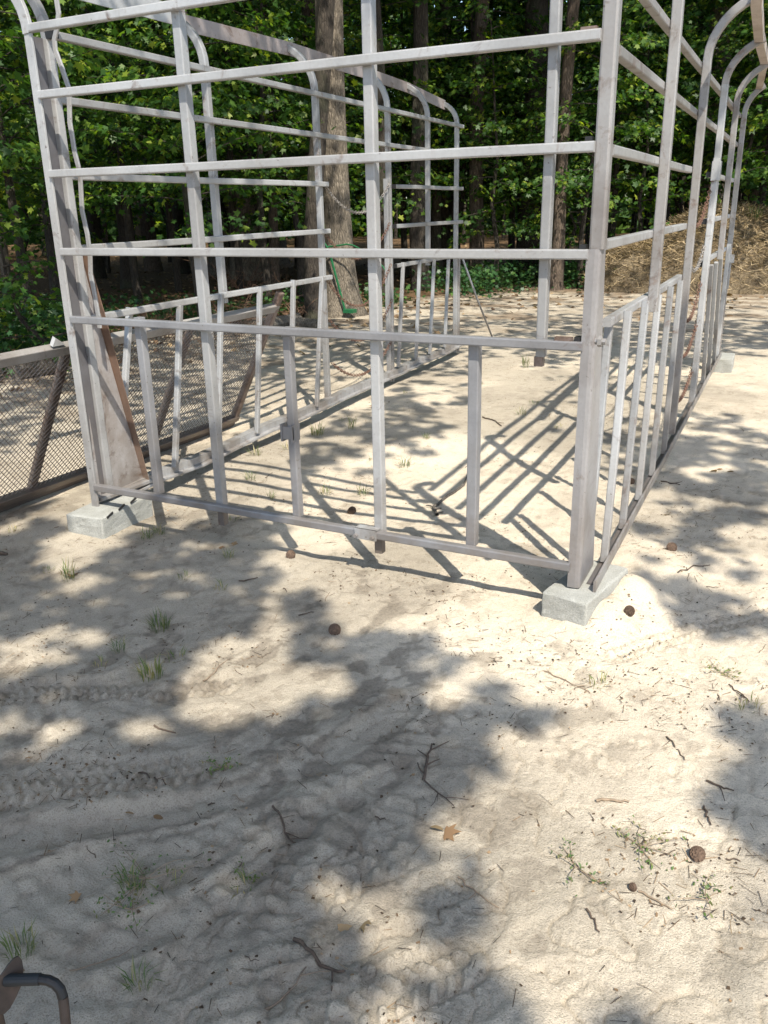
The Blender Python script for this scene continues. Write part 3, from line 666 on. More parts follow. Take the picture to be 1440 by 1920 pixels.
def shade_trees():
    def pick(n, x0, x1, y0, y1, size, inside):
        x = rng.uniform(x0, x1, n); y = rng.uniform(y0, y1, n); s, ins = shade_at(x, y); t = edge_t(x, y)
        wood = t > 0.3
        hay_a = np.hypot(x-3.2, y-14.5) < 3.4
        s = np.where(ins, s, np.where(wood, 0.38+0.36*sstep(-2.5, -7, x), 0.50)); s = np.where(hay_a, 0.24, s)
        nz = 0.35*fbm(x*2.6, y*2.6, 301, 3)+0.65*fbm(x*7.5, y*7.5, 305, 3); d = np.hypot(x-CAM[0], y-CAM[1])
        amp = np.where(ins & (d < 5.5), 0.62, np.where(ins, 0.75, 1.5))
        hole = (fbm(x*5.5, y*5.5, 330, 2) > 0.655) & (s < 0.985)
        k = (s+amp*(nz-0.5) > 0.5) & (ins == inside) & ~(hole & inside)
        return x[k], y[k], np.full(k.sum(), size)
    # dense leaves where the shade is seen close by, looser ones elsewhere
    A = pick(185000, -5, 8, -4, 14, 0.088, True); B = pick(60000, -16, 11, -8, 24, 0.125, False)
    D_ = pick(30000, -2, 4.5, -3, 2, 0.088, True); kd = shade_at(D_[0], D_[1])[0] > 0.84
    x = np.concatenate([A[0], B[0], D_[0][kd]]); y = np.concatenate([A[1], B[1], D_[1][kd]]); sz = np.concatenate([A[2], B[2], D_[2][kd]]); m = len(x)
    far = np.hypot(x-CAM[0], y-CAM[1]); kk = (sz > 0.1) | (far < 6) | (rng.random(m) < 0.55); x, y, sz = x[kk], y[kk], sz[kk]; m = len(x)
    h = 4.5+1.8*fbm(x*0.4, y*0.4, 311, 2)+rng.uniform(0, 1.1, m)+np.where(sz > 0.1, 1.5, 0)+2.2*sstep(8, 13, y)
    P = np.stack([x, y, np.zeros(m)], 1)+SUN[None]*(h/SUN[2])[:, None]+rng.normal(size=(m, 3))*0.012
    T = np.array([(7.2, -9.5, 0), (1.2, -10.5, 0), (12.5, -6.5, 0), (13.0, 2.0, 0), (11.0, 9.0, 0), (-9.0, 1.0, 0)], float)
    lab = ['oak behind the photographer whose leaves throw the deep shade in the left foreground', 'oak left behind the photographer, leaves over the near left sand',
           'oak right behind the photographer, leaves over the right wall of the pen', 'oak beside the sand on the right, shading the middle of the pen', 'oak on the right, shading the sand in front of the hay',
           'oak beyond the left edge of the photo, shading the wood on the left']
    own = np.argmin(np.hypot(P[:, None, 0]-T[None, :, 0], P[:, None, 1]-T[None, :, 1]), 1)
    for i in range(len(T)):
        k = own == i; q = P[k]
        if len(q) < 10: continue
        base = T[i].copy(); base[2] = gz(base[0], base[1])
        t = empty('shade_oak', base, lab[i], 'tree')
        mb = MB(); trunk_mesh(mb, base, 7.0, 0.20, (0, 0), 1.4)
        for c in q[rng.integers(0, len(q), 7)]:
            a = base+np.array([0, 0, rng.uniform(5.0, 6.9)]); mid = (a+c)/2+np.array([0, 0, 0.35]); tapered(mb, [a, a*0.7+mid*0.3, mid, mid*0.5+c*0.5, c], 0.013, 0.004, 5)
        mb.build('trunk', M_BARK, t, True)
        V, K = leaf_data(q-base, up_normals(len(q), 0.5), sz[k]*rng.uniform(0.7, 1.2, len(q)), 'maple')
        link_mesh('crown', poly_mesh('crown', V, K, tints(len(q))), M_LEAFDARK, t)
shade_trees()

# ------------------------------------------------------------------ the steel pen frame
ZR = dict(r0=0.210, r1=1.033, r2=1.336, r3=1.665, r4=1.980, r5=2.233)
ZL = dict(l0=0.112, l1=2.233, l2=1.975, l3=1.660, l4=1.343, l5=1.019)
ZQ = dict(q0=0.143, q1=2.174, q2=1.946, q3=1.658, q4=1.362, q5=1.083)
frame = empty('pen_frame', (1.2, 2.8, 0.0), 'bare grey steel livestock pen frame on concrete blocks, rust spotted, with curved bow tops', 'pen frame')
def part(name, mat, fn, label=None, parent=frame):
    mb = MB(); fn(mb); o = mb.build(name, mat, parent)
    if label: o['label'] = label
    return o
RW = 0.033
for k in ('r0', 'r1', 'r2', 'r3', 'r4', 'r5'):
    z = ZR[k]
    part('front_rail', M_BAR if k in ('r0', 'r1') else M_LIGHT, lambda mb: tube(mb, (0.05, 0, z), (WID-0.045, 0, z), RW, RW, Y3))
    part('end_cap', M_BLACK, lambda mb: box(mb, (2.434, 0.012, z+0.016), X3, Y3, Z3, 0.022, 0.034, 0.030)) if k in ('r1', 'r2', 'r3') else None
def fx(px, py, y): return at_y(px, py, y)[0]
YP = RW/2+0.021
def fpost(name, px, py, z0, z1, wd=0.040, dp=0.042, mat=M_STEEL):
    x = fx(px, py, YP); return part(name, mat, lambda mb: tube(mb, (x, YP, z0), (x, YP, z1), wd, dp, X3))
fpost('front_post', 375, 480, 0.19, ZR['r5']+0.012)
fpost('front_post', 701, 440, 0.19, 2.50, mat=M_LIGHT)
fpost('front_post', 1029, 330, 0.985, 2.50, 0.034, 0.036)
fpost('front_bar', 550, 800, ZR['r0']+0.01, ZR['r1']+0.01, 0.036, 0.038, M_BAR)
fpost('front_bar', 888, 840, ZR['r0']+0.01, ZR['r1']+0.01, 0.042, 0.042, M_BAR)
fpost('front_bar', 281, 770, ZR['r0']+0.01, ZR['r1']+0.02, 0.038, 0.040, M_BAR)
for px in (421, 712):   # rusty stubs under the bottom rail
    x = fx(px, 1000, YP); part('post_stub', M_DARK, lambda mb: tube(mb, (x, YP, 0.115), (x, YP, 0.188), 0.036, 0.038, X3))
x = fx(1012, 655, YP); part('post_stub', M_RUST, lambda mb: tube(mb, (x, YP, 0.95), (x, YP, 0.984), 0.032, 0.034, X3))
# clamps
x = fx(545, 810, YP)
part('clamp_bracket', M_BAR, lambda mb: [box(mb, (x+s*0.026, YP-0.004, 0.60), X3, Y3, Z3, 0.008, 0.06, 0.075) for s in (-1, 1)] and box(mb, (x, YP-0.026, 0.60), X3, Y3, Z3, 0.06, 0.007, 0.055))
x = fx(690, 1008, 0)
cl = part('rail_clamp', M_LIGHT, lambda mb: (box(mb, (x, -0.021, ZR['r0']), X3, Y3, Z3, 0.10, 0.008, 0.046), box(mb, (x, 0, ZR['r0']+0.020), X3, Y3, Z3, 0.10, 0.046, 0.006)))
for dx in (-0.042, 0.036):
    part('bolt', M_STEEL2, lambda mb: sweep(mb, [(x+dx, -0.040, ZR['r0']-0.008), (x+dx, -0.026, ZR['r0']-0.008)], round_sec(0.009, 6), X3), parent=cl)
# left corner: front strip, channel, gusset plate with a rusty flange
def bow_path(P0, out, hor, ver, nseg=7):
    pts = []
    for i in range(nseg+1):
        s = i/nseg; a = s*math.radians(62); k = math.sin(a)/math.sin(math.radians(62)); h = (1-math.cos(a))/(1-math.cos(math.radians(62)))
        pts.append(np.array(P0)+out*hor*h+Z3*ver*k)
    return pts
part('corner_post', M_LIGHT, lambda mb: tube(mb, (0.030, 0.0, 0.106), (0.030, 0.0, 2.215), 0.042, 0.012, X3, 0.002))
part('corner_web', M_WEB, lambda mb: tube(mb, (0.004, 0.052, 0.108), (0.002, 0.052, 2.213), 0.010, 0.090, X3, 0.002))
part('end_cap', M_BLACK, lambda mb: box(mb, (0.045, 0.115, 2.232), X3, Y3, Z3, 0.05, 0.03, 0.045))  # black box painting the dark gap at the corner
part('corner_bow', M_LIGHT, lambda mb: sweep(mb, bow_path((0.030, 0.0, 2.215), -X3, 0.16, 0.24), section(0.048, 0.02, 0.003), X3))
part('corner_channel', M_LIGHT, lambda mb: tube(mb, L(0.120, 0.14, 0.016), L(0.120, 2.215, 0.016), 0.036, 0.042, X3))
part('corner_bow', M_STEEL, lambda mb: sweep(mb, bow_path(L(0.120, 2.215, 0.016), -X3, 0.16, 0.24), section(0.036, 0.042, 0.006), X3))
def slab(mb, pts, nvec, th):
    n = len(pts); A = [np.array(p)+nvec*th/2 for p in pts]; B = [np.array(p)-nvec*th/2 for p in pts]
    F = [tuple(range(n)), tuple(range(2*n-1, n-1, -1))]+[(i, i+n, (i+1) % n+n, (i+1) % n) for i in range(n)]
    mb.add(A+B, F)
M_PLATE = make_metal('gusset_steel', 0.53, (0.40, 0.39, 0.395), (0.26, 0.225, 0.205))
pl = part('gusset_plate', M_PLATE, lambda mb: slab(mb, [L(0.03, 0.108, 0.010), L(0.40, 0.108, 0.010), L(0.20, 1.05, 0.010), L(0.155, 1.31, 0.010), L(0.10, 1.31, 0.010)], nL, 0.005))
M_FLANGE = make_metal('flange_rust', 0.56, (0.23, 0.15, 0.11), (0.16, 0.098, 0.07))
part('plate_flange', M_FLANGE, lambda mb: slab(mb, [L(0.40, 0.108, 0.013), L(0.40, 0.108, 0.048), L(0.203, 1.05, 0.060), L(0.158, 1.31, 0.045), L(0.155, 1.31, 0.013), L(0.20, 1.05, 0.013)], eL, 0.005), 'rust brown edge flange', pl)
part('angle_foot', M_LIGHT, lambda mb: tube(mb, L(0.02, 0.135, 0.03), L(0.42, 0.118, 0.03), 0.05, 0.022, X3))
# wavy strap hanging inside the left corner
sp = [at_y(a, b, 0.10) for a, b in [(103, -20), (110, 25), (108, 48), (102, 75), (104, 95), (117, 130), (129, 165), (130, 195), (131, 230), (140, 285), (150, 325), (152, 360), (154, 395), (164, 440), (169, 480), (170, 515), (178, 555), (184, 590), (187, 615)]]
part('bent_strap', M_LIGHT, lambda mb: sweep(mb, sp, section(0.022, 0.010, 0.002), X3), 'wavy bent flat strap')
# right corner: tall tube, lower sleeve with tapered side
part('corner_post', M_STEEL2, lambda mb: tube(mb, (2.478, 0.024, 1.352), (2.478, 0.024, 2.30), 0.050, 0.048, X3, 0.008))
part('corner_bow', M_STEEL2, lambda mb: sweep(mb, bow_path((2.478, 0.024, 2.30), X3, 0.16, 0.24), section(0.050, 0.048, 0.008), X3))
def sleeve(mb):
    V = []; F = []; zs = np.linspace(0.128, 1.352, 9); sec = []
    for z in zs:
        t = (z-0.128)/(1.352-0.128); d = 0.24*(1-t)+0.072*t; a = -0.052; b = -0.004; r = 0.020
        ring = [(a, 0.02), (a, -0.004), (b-r, -0.004), (b-r*0.4, -0.001), (b-r*0.1, 0.006), (b, 0.018), (b, d), (b-0.004, d), (b-0.005, 0.022), (a+0.004, 0.022)]
        for q in ring: V.append((WID+q[0]-0.0379*q[1], q[1], z))
    m = 10
    for i in range(len(zs)-1):
        for j in range(m): F.append((i*m+j, i*m+(j+1) % m, (i+1)*m+(j+1) % m, (i+1)*m+j))
    F.append(tuple(range(m-1, -1, -1))); F.append(tuple((len(zs)-1)*m+j for j in range(m))); mb.add(V, F)
part('corner_sleeve', M_SLEEVE, sleeve)
P = at_plane(1118, 640, (WID+0.04, 0, 0), nR)
part('lug', M_RUST, lambda mb: box(mb, (2.385, 0.004, ZR['r1']+0.021), X3, Y3, Z3, 0.06, 0.026, 0.016))
part('lug', M_RUST, lambda mb: box(mb, (2.415, 0.010, ZR['r4']+0.020), X3, Y3, Z3, 0.05, 0.03, 0.012))
part('bolt', M_STEEL2, lambda mb: (sweep(mb, [P-nR*0.004, P+nR*0.03], round_sec(0.010, 8), Z3), sweep(mb, [P+nR*0.005, P+nR*0.018], round_sec(0.017, 6), Z3)))
# left wall
YA, YB, YC, YD, YE = 1.337, 2.624, 3.859, 4.760, 5.555
def lrail(k, y0, y1, mat=M_STEEL):
    z = ZL[k]; return part('side_rail', mat, lambda mb: tube(mb, L(y0, z, 0.018), L(y1, z, 0.018), RW, RW, nL))
lrail('l1', 0.13, YE+0.06); lrail('l2', 0.13, YE+0.05)
for k in ('l3', 'l4', 'l5'):
    lrail(k, 0.13, YB+0.05, M_LIGHT); lrail(k, YC+0.03, YE+0.06)
    part('end_cap', M_BLACK, lambda mb: box(mb, L(YC+0.020, ZL[k], 0.018), nL, eL, Z3, 0.034, 0.018, 0.034))
def bottom_channel(mb, fn, y0, y1, z, s):
    n = 14; pa = [fn(y0+(y1-y0)*i/n, z+0.008*math.sin(i*1.9), s*0.0) for i in range(n+1)]
    sweep(mb, pa, [(-0.028, -0.022), (0.028, -0.022), (0.028, 0.022), (0.022, 0.022), (0.022, -0.014), (-0.028, -0.014)], nL)
    sweep(mb, [p+np.array([0.03*s, 0, -0.028+0.006*math.sin(i*2.3)]) for i, p in enumerate(pa)], section(0.05, 0.018, 0.004), nL)
part('bottom_rail', M_LIGHT, lambda mb: bottom_channel(mb, L, 0.10, YE+0.03, ZL['l0'], 1))
def lpost(Y, z0, z1, wd=0.042, dp=0.040, mat=M_STEEL, off=-0.021, name='side_post'):
    return part(name, mat, lambda mb: tube(mb, L(Y, z0, off), L(Y, z1, off), wd, dp, nL))
BEND = 2.255
for Y, hor, ver in ((YA, 0.17, 0.25), (YB, 0.21, 0.29), (YC, 0.21, 0.29), (YD, 0.20, 0.27), (YE, 0.14, 0.19)):
    lpost(Y, {YA: 0.97, YB: 0.10, YC: 0.02, YD: 0.97, YE: 0.02}[Y], BEND)
    part('roof_bow', M_STEEL, lambda mb: sweep(mb, bow_path(L(Y, BEND, -0.021), -nL, hor, ver), section(0.042, 0.040, 0.006), nL))
# slanted infill bars of the left panels (top and bottom pixel of each)
for a, b in (((243, 577), (226, 850)), ((337, 572), (328, 876)), ((414, 552), (410, 842)), ((487, 538), (482, 812)), ((550, 525), (546, 786)), ((604, 520), (594, 762))):
    o_ = 0.036 if a[0] != 243 else -0.03; A = on_left(*a, o_); B = on_left(*b, o_); part('side_bar', M_STEEL if a[0] != 243 else M_LIGHT, lambda mb: tube(mb, B, A, 0.030, 0.030, nL))
for a, b in (((756, 492), (747, 688)), ((787, 489), (780, 674)), ((814, 487), (806, 663)), ((841, 486), (834, 651))):
    A = on_left(*a, 0.036); B = on_left(*b, 0.036); part('side_bar', M_STEEL, lambda mb: tube(mb, B, A, 0.030, 0.030, nL))
lpost(YC-0.055, 0.03, 1.72, 0.040, 0.032, M_STEEL, -0.021, 'door_post')
lpost(YE+0.055, 0.02, 1.06, 0.050, 0.050, M_STEEL2, -0.021, 'rear_post')
# roof beam of the left wall: an angle iron on the ends of the bows
bl = [(-0.24, -0.35, 2.545), (-0.245, 0.60, 2.53), (-0.27, 1.337, 2.535), (-0.355, 2.625, 2.571), (-0.43, 3.9, 2.565), (-0.477, 4.763, 2.548), (-0.455, 5.56, 2.468)]
part('roof_beam', make_metal('mauve_steel', 0.55, (0.29, 0.255, 0.25), (0.2, 0.165, 0.155)), lambda mb: sweep(mb, bl[2:], [(-0.004, -0.005), (0.004, -0.005), (0.004, 0.080), (-0.004, 0.080)], nL))
part('roof_beam', M_LIGHT, lambda mb: sweep(mb, bl[:3], [(-0.004, -0.040), (0.004, -0.040), (0.004, 0.060), (-0.004, 0.060)], nL))
part('beam_flange', M_STEEL2, lambda mb: sweep(mb, [np.array(p)-np.array([0.032, 0, 0.0]) for p in bl], [(-0.026, -0.004), (0.026, -0.004), (0.026, 0.004), (-0.026, 0.004)], nL))
# right wall
YA2, YB2, YC2, YD2, YE2 = 1.104, 2.361, 3.529, 4.655, 5.614
def rrail(k, y0, y1, mat=M_LIGHT):
    z = ZQ[k]; return part('side_rail', mat, lambda mb: tube(mb, R(y0, z, -0.018), R(y1, z, -0.018), RW, RW, nR))
rrail('q1', 0.10, YE2, M_STEEL2); rrail('q2', 0.10, YE2, M_STEEL2)
for k in ('q3', 'q4', 'q5'):
    rrail(k, 0.10 if k != 'q5' else 0.26, YB2); rrail(k, YC2-0.03, YE2)
    part('end_cap', M_BLACK, lambda mb: box(mb, R(YC2-0.04, ZQ[k], -0.018), nR, eR, Z3, 0.034, 0.018, 0.034))
part('bottom_rail', M_STEEL2, lambda mb: (tube(mb, R(0.0, ZQ['q0'], 0.050), R(YE2+0.05, ZQ['q0']-0.01, 0.050), 0.010, 0.050, nR, 0.003),))
part('rail_lip', M_WEB, lambda mb: tube(mb, R(0.06, ZQ['q0']-0.02, 0.026), R(YE2+0.05, ZQ['q0']-0.03, 0.026), 0.034, 0.014, nR, 0.003))  # dark strip painting the shadowed gap behind the bottom rail
def rpost(Y, z0, z1, wd=0.042, dp=0.040, mat=M_STEEL, off=0.021, name='side_post'):
    return part(name, mat, lambda mb: tube(mb, R(Y, z0, off), R(Y, z1, off), wd, dp, nR))
for Y, z0, hor, ver, zb in ((YA2, 1.03, 0.19, 0.26, 2.27), (YB2, 0.16, 0.20, 0.27, 2.20), (YC2, 0.14, 0.21, 0.25, 2.20), (YD2, 1.05, 0.21, 0.25, 2.20), (YE2, 0.13, 0.14, 0.22, 2.18)):
    rpost(Y, z0, zb, 0.044, 0.044, M_STEEL2 if Y != YC2 else M_LIGHT)
    part('roof_bow', M_STEEL2, lambda mb: sweep(mb, bow_path(R(Y, zb, 0.021), nR, hor, ver), section(0.044, 0.044, 0.006), nR))
for a, b in (((1142, 608), (1104, 1010)), ((1178, 583), (1138, 994)), ((1211, 564), (1172, 938)), ((1235, 552), (1201, 891)), ((1258, 537), (1226, 849)), ((1276, 526), (1247, 820)),
             ((1334, 497), (1318, 715)), ((1343, 492), (1328, 697)), ((1352, 484), (1338, 684))):
    o_ = 0.030 if a[0] != 1142 else -0.03; A = on_right(*a, o_); B = on_right(*b, o_); B = A+(B-A)*(A[2]-0.135)/(A[2]-B[2]); part('side_bar', M_STEEL if a[0] not in (1235, 1178) else M_LIGHT, lambda mb: tube(mb, B, A, 0.030, 0.030, nR))
rpost(YC2-0.05, 0.12, 1.76, 0.040, 0.034, M_LIGHT, 0.021, 'door_post')
part('door_sleeve', M_LIGHT, lambda mb: tube(mb, R(YC2-0.03, 1.62, 0.024), R(YC2-0.03, 1.74, 0.024), 0.056, 0.10, nR))
rpost(YE2-0.08, 0.13, 1.13, 0.036, 0.036, M_LIGHT, 0.021, 'rear_post')
P = on_right(1371, 485, 0.05)
part('latch', M_STEEL, lambda mb: (box(mb, P, nR, eR, Z3, 0.05, 0.05, 0.07), box(mb, P+np.array([0, 0, -0.14]), nR, eR, Z3, 0.012, 0.012, 0.24)))
br = [at_y(1424, -60, 1.75), at_y(1419, 0, 2.363), at_y(1424, 70, 3.525), at_y(1434, 112, 4.65), at_y(1424, 160, 5.613)]
part('roof_beam', make_metal('pale_rust_steel', 0.58, (0.50, 0.44, 0.40), (0.36, 0.29, 0.25)), lambda mb: sweep(mb, br, [(-0.026, -0.030), (0.026, -0.030), (0.026, 0.030), (-0.026, 0.030)], nR), 'bent pale strip across the bow ends')

# ------------------------------------------------------------------ concrete blocks
def block(corners, z0, z1, label, notch=False, dx=0.0):
    c = np.mean([p[:2] for p in corners], axis=0); bm = bmesh.new()
    bot = [bm.verts.new((p[0]-c[0], p[1]-c[1], z0)) for p in corners]; top = [bm.verts.new((p[0]-c[0], p[1]-c[1], z1)) for p in corners]
    bm.faces.new(bot[::-1]); bm.faces.new(top)
    for i in range(4): bm.faces.new((bot[i], bot[(i+1) % 4], top[(i+1) % 4], top[i]))
    bmesh.ops.recalc_face_normals(bm, faces=bm.faces[:])
    bmesh.ops.bevel(bm, geom=bm.edges[:], offset=0.012, segments=3, affect='EDGES', profile=0.6)
    bmesh.ops.subdivide_edges(bm, edges=[e for e in bm.edges if e.calc_length() > 0.03], cuts=7, use_grid_fill=True)
    for v in bm.verts:
        q = v.co*28; k = mnoise.noise(q*0.5)*0.003+mnoise.noise(q)*0.004+mnoise.noise(q*3)*0.002
        v.co += Vector((v.co.x, v.co.y, 0)).normalized()*k if v.co.z < z1-0.005 else Vector((0, 0, k*0.6))
    me = bpy.data.meshes.new('concrete_block'); bm.to_mesh(me); bm.free()
    for p in me.polygons: p.use_smooth = False
    o = link_mesh('concrete_block', me, M_CONC, None, (c[0], c[1], 0)); tag(o, label, 'concrete block'); return o
def rect(a, b, width):
    """corners from the near edge a-b going away by `width`"""
    a = np.array(a[:2]); b = np.array(b[:2]); d = nrm(b-a); n = np.array([-d[1], d[0]])
    return [a, b, b+n*width, a+n*width]
a, b = at_z(1015, 1108, 0.125), at_z(1101, 1131, 0.125)
block(rect(a, b, 0.40), -0.05, 0.122, 'grey concrete block under the near right corner, half buried in sand')
a, b = at_z(121, 957, 0.125), at_z(189, 966, 0.125)
bk = block(rect(a, b, 0.40), -0.05, 0.106, 'pale concrete block with three black slots under the left corner')
for px, py in ((206, 966), (228, 951), (250, 938)):   # dark cell slots in its side
    d = nrm(b[:2]-a[:2]); sd = np.array([d[0], d[1], 0]); bk_dir = np.array([-d[1], d[0], 0])
    P = at_plane(px, py, b, sd)+sd*0.0005
    mb = MB(); box(mb, P, sd, nrm(bk_dir*0.92+Z3*0.25), nrm(Z3*0.92-bk_dir*0.25), 0.004, 0.050, 0.011); mb.build('slot', M_BLACK, bk)
P = R(YE2+0.02, 0.0, 0.04)
block([P+np.array([-0.07, -0.10, 0]), P+np.array([0.13, -0.09, 0]), P+np.array([0.11, 0.28, 0]), P+np.array([-0.09, 0.28, 0])], -0.05, 0.108, 'small pale block under the far right corner of the pen')

# ------------------------------------------------------------------ chains across the side doors
def chain(a, b, sag, mat, label):
    a, b = np.array(a), np.array(b); n = int(np.linalg.norm(b-a)*1.12/0.030); n = max(n, 12)
    pts = [a+(b-a)*(i/n)-Z3*sag*4*(i/n)*(1-i/n) for i in range(n+1)]; mb = MB()
    for i in range(n):
        p = (pts[i]+pts[i+1])/2; t = nrm(pts[i+1]-pts[i]); s = nrm(np.cross(t, Z3)+1e-6); u = np.cross(s, t)
        if i % 2: s, u = u, s
        V = []; M1, M2 = 10, 5
        for j in range(M1):
            q = 2*PI*j/M1; c = p+t*0.0215*math.cos(q)+s*0.0115*math.sin(q); rd = nrm(t*math.cos(q)+s*math.sin(q))
            for l in range(M2):
                e = 2*PI*l/M2; V.append(c+0.0028*(rd*math.cos(e)+u*math.sin(e)))
        mb.add(V, [(j*M2+l, ((j+1) % M1)*M2+l, ((j+1) % M1)*M2+(l+1) % M2, j*M2+(l+1) % M2) for j in range(M1) for l in range(M2)])
    o = mb.build('chain', mat, None, True, loc=tuple(a)); tag(o, label, 'chain', 'chains across the side openings of the pen'); return o
cl5 = [((612, 352), (731, 343), 0.20, M_CHAINGREY, 'grey chain, topmost across the left opening in front of the oak trunk'),
       ((611, 441), (731, 418), 0.22, M_CHAINRUST, 'rusty chain over the green pipe stand, second from the top at the left opening'),
       ((614, 526), (733, 495), 0.26, M_CHAINRUST, 'rusty chain of the left opening, third down, below the side rail ends'),
       ((618, 600), (735, 562), 0.24, M_CHAINRUST, 'rusty chain of the left opening hung from a pale eye bolt, fourth down'),
       ((623, 681), (738, 630), 0.20, M_CHAINRUST, 'lowest rusty chain of the left opening, close above the bottom rail')]
for a, b, s, m, lab in cl5:
    c = chain(on_left(*a, 0.01), on_left(*b, 0.01), s, m, lab)
cr4 = [((1336, 333), (1303, 378), 0.26, M_CHAINRUST, 'rusty chain at the top of the right opening, beside the hay pile'),
       ((1329, 424), (1298, 440), 0.30, M_CHAINGREY, 'bright grey chain of the right opening in front of the hay'),
       ((1316, 518), (1285, 545), 0.28, M_CHAINRUST, 'rusty chain of the right opening under the side rail'),
       ((1310, 590), (1276, 640), 0.20, M_CHAINRUST, 'rusty chain of the right opening halfway down the bars'),
       ((1303, 672), (1268, 735), 0.16, M_CHAINRUST, 'lowest rusty chain of the right opening near the ground')]
for a, b, s, m, lab in cr4:
    chain(on_right(*a, 0.0), R(YB2+0.03, on_right(*b, 0)[2], 0.0), s*0.8, m, lab)

# ------------------------------------------------------------------ expanded metal ramp leaning on the left wall
ramp_o = empty('mesh_ramp', (-0.58, 0.5, 0), 'rusty ramp gate of expanded metal mesh leaning outside the left wall', 'ramp')
TOPX, TOPZ = -0.125, 0.875
def RP(Y, s, off=0.0):     # s = 0 bottom, 1 top
    b = np.array([-0.585, Y, 0.03]); t = np.array([TOPX-0.01*Y, Y-0.0, TOPZ]); n = nrm(np.cross(eL, t-b)); return b+(t-b)*s+n*off
Y0R, Y1R = -1.6, 1.95
upv = nrm(RP(0, 1)-RP(0, 0)); rn = nrm(np.cross(Y3, upv))
part('top_bar', make_metal('dusty_steel', 0.60, (0.32, 0.308, 0.30), (0.23, 0.21, 0.195)), lambda mb: tube(mb, RP(Y0R, 1), RP(Y1R+0.02, 1), 0.045, 0.052, rn), parent=ramp_o)
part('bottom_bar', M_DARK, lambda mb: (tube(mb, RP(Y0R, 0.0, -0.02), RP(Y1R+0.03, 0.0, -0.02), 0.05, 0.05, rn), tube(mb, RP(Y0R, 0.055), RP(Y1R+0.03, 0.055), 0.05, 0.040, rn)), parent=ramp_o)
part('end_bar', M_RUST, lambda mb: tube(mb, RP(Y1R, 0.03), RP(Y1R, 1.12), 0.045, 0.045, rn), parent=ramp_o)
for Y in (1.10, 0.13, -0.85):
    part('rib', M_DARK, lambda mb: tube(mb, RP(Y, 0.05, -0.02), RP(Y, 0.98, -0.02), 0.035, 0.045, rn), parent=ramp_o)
P = RP(0.02, 1.06); part('tab', M_LIGHT, lambda mb: slab(mb, [P+np.array([0, -0.035, -0.02]), P+np.array([0, 0.045, -0.02]), P+np.array([0, -0.01, 0.018])], rn, 0.02), parent=ramp_o)
def mesh_panel(mb):
    LW, SW = 0.033, 0.0185; ht = 0.93*np.linalg.norm(RP(0, 1)-RP(0, 0)); h0 = 0.06
    ny = int((Y1R-Y0R)/LW); nz = int(ht/SW); V = []; F = []
    O = RP(0, 0)+upv*h0
    def pt(y, z): return O+np.array([-0.01*0*y, y, 0])+upv*z
    wv = 0.0018
    for r in range(nz):
        for c in range(ny):
            yc = Y0R+c*LW+(LW/2 if r % 2 else 0); z = r*SW
            for s in (-1, 1):
                a = pt(yc, z); b = pt(yc+s*LW/2, z+SW); d = nrm(b-a); e = nrm(np.cross(d, rn)); k = len(V)
                for p in (a, b):
                    V += [p+e*wv, p+rn*wv*1.3, p-e*wv, p-rn*wv*1.3]
                F += [(k+i, k+(i+1) % 4, k+4+(i+1) % 4, k+4+i) for i in range(4)]
    mb.add(V, F)
part('mesh_panel', M_MESH, mesh_panel, parent=ramp_o)

# thin prop pole at the far end of the left wall
A = on_left(862, 470, -0.02); B = at_z(926, 640, 0.0)
mb = MB(); sweep(mb, [A, (A+B)/2+np.array([0.0, 0.0, -0.02]), B], round_sec(0.011, 8), X3)
tag(mb.build('prop_pole', M_LIGHT, None, True, loc=tuple(B)), 'thin pale pole leaning on the far left end of the pen', 'pole')

# green pipe frame leaning on the oak
gy = at_z(648, 590)[1]-0.42
def gp(px, py, dy=0.0): return at_y(px, py, gy+dy)
gf = empty('pipe_stand', gp(648, 588), 'bright green bent pipe stand leaning against the foot of the thick oak', 'pipe stand')
part('upright', M_GREEN, lambda mb: tube(mb, gp(648, 586), gp(616, 466), 0.028, 0.022, X3), parent=gf)
part('top_hoop', M_GREEN, lambda mb: sweep(mb, [gp(612, 463), gp(630, 461), gp(650, 458), gp(662, 460), gp(672, 465), gp(690, 478), gp(705, 488), gp(718, 500), gp(725, 512), gp(728, 532)], round_sec(0.011, 8), Y3), parent=gf)
part('brace', M_GREEN, lambda mb: sweep(mb, [gp(574, 403), gp(594, 434), gp(618, 470)], round_sec(0.011, 8), Y3), parent=gf)
part('foot_plate', M_GREEN, lambda mb: box(mb, gp(656, 583), X3, Y3, Z3, 0.16, 0.12, 0.05), parent=gf)

# weathered log beyond the ramp
def log(a, b, r, label, mat=M_DEADWOOD, name='log'):
    a, b = np.array(a), np.array(b); mb = MB(); d = nrm(b-a); u = nrm(np.cross(d, Z3)); v = np.cross(d, u); V = []; ns = 14; n = 8
    ph = rng.uniform(0, 6, 3)
    for i in range(n+1):
        t = i/n
        for j in range(ns):
            q = 2*PI*j/ns; rr = r*(1+0.10*math.sin(3*q+ph[0])+0.06*math.sin(5*q+ph[1]+t*3))*(1-0.12*t); V.append(a+(b-a)*t+rr*(u*math.cos(q)+v*math.sin(q))+d*0.03*math.sin(3*q)*(1 if i in (0, n) else 0))
    F = [(i*ns+j, i*ns+(j+1) % ns, (i+1)*ns+(j+1) % ns, (i+1)*ns+j) for i in range(n) for j in range(ns)]+[tuple(range(ns-1, -1, -1)), tuple(n*ns+j for j in range(ns))]
    mb.add(V, F); return tag(mb.build(name, mat, None, False, loc=tuple(a)), label, 'log')
A = at_z(30, 712); B = at_z(104, 702)
log(A+Z3*0.12, B+Z3*0.13, 0.13, 'weathered grey log lying behind the mesh ramp at the left edge')
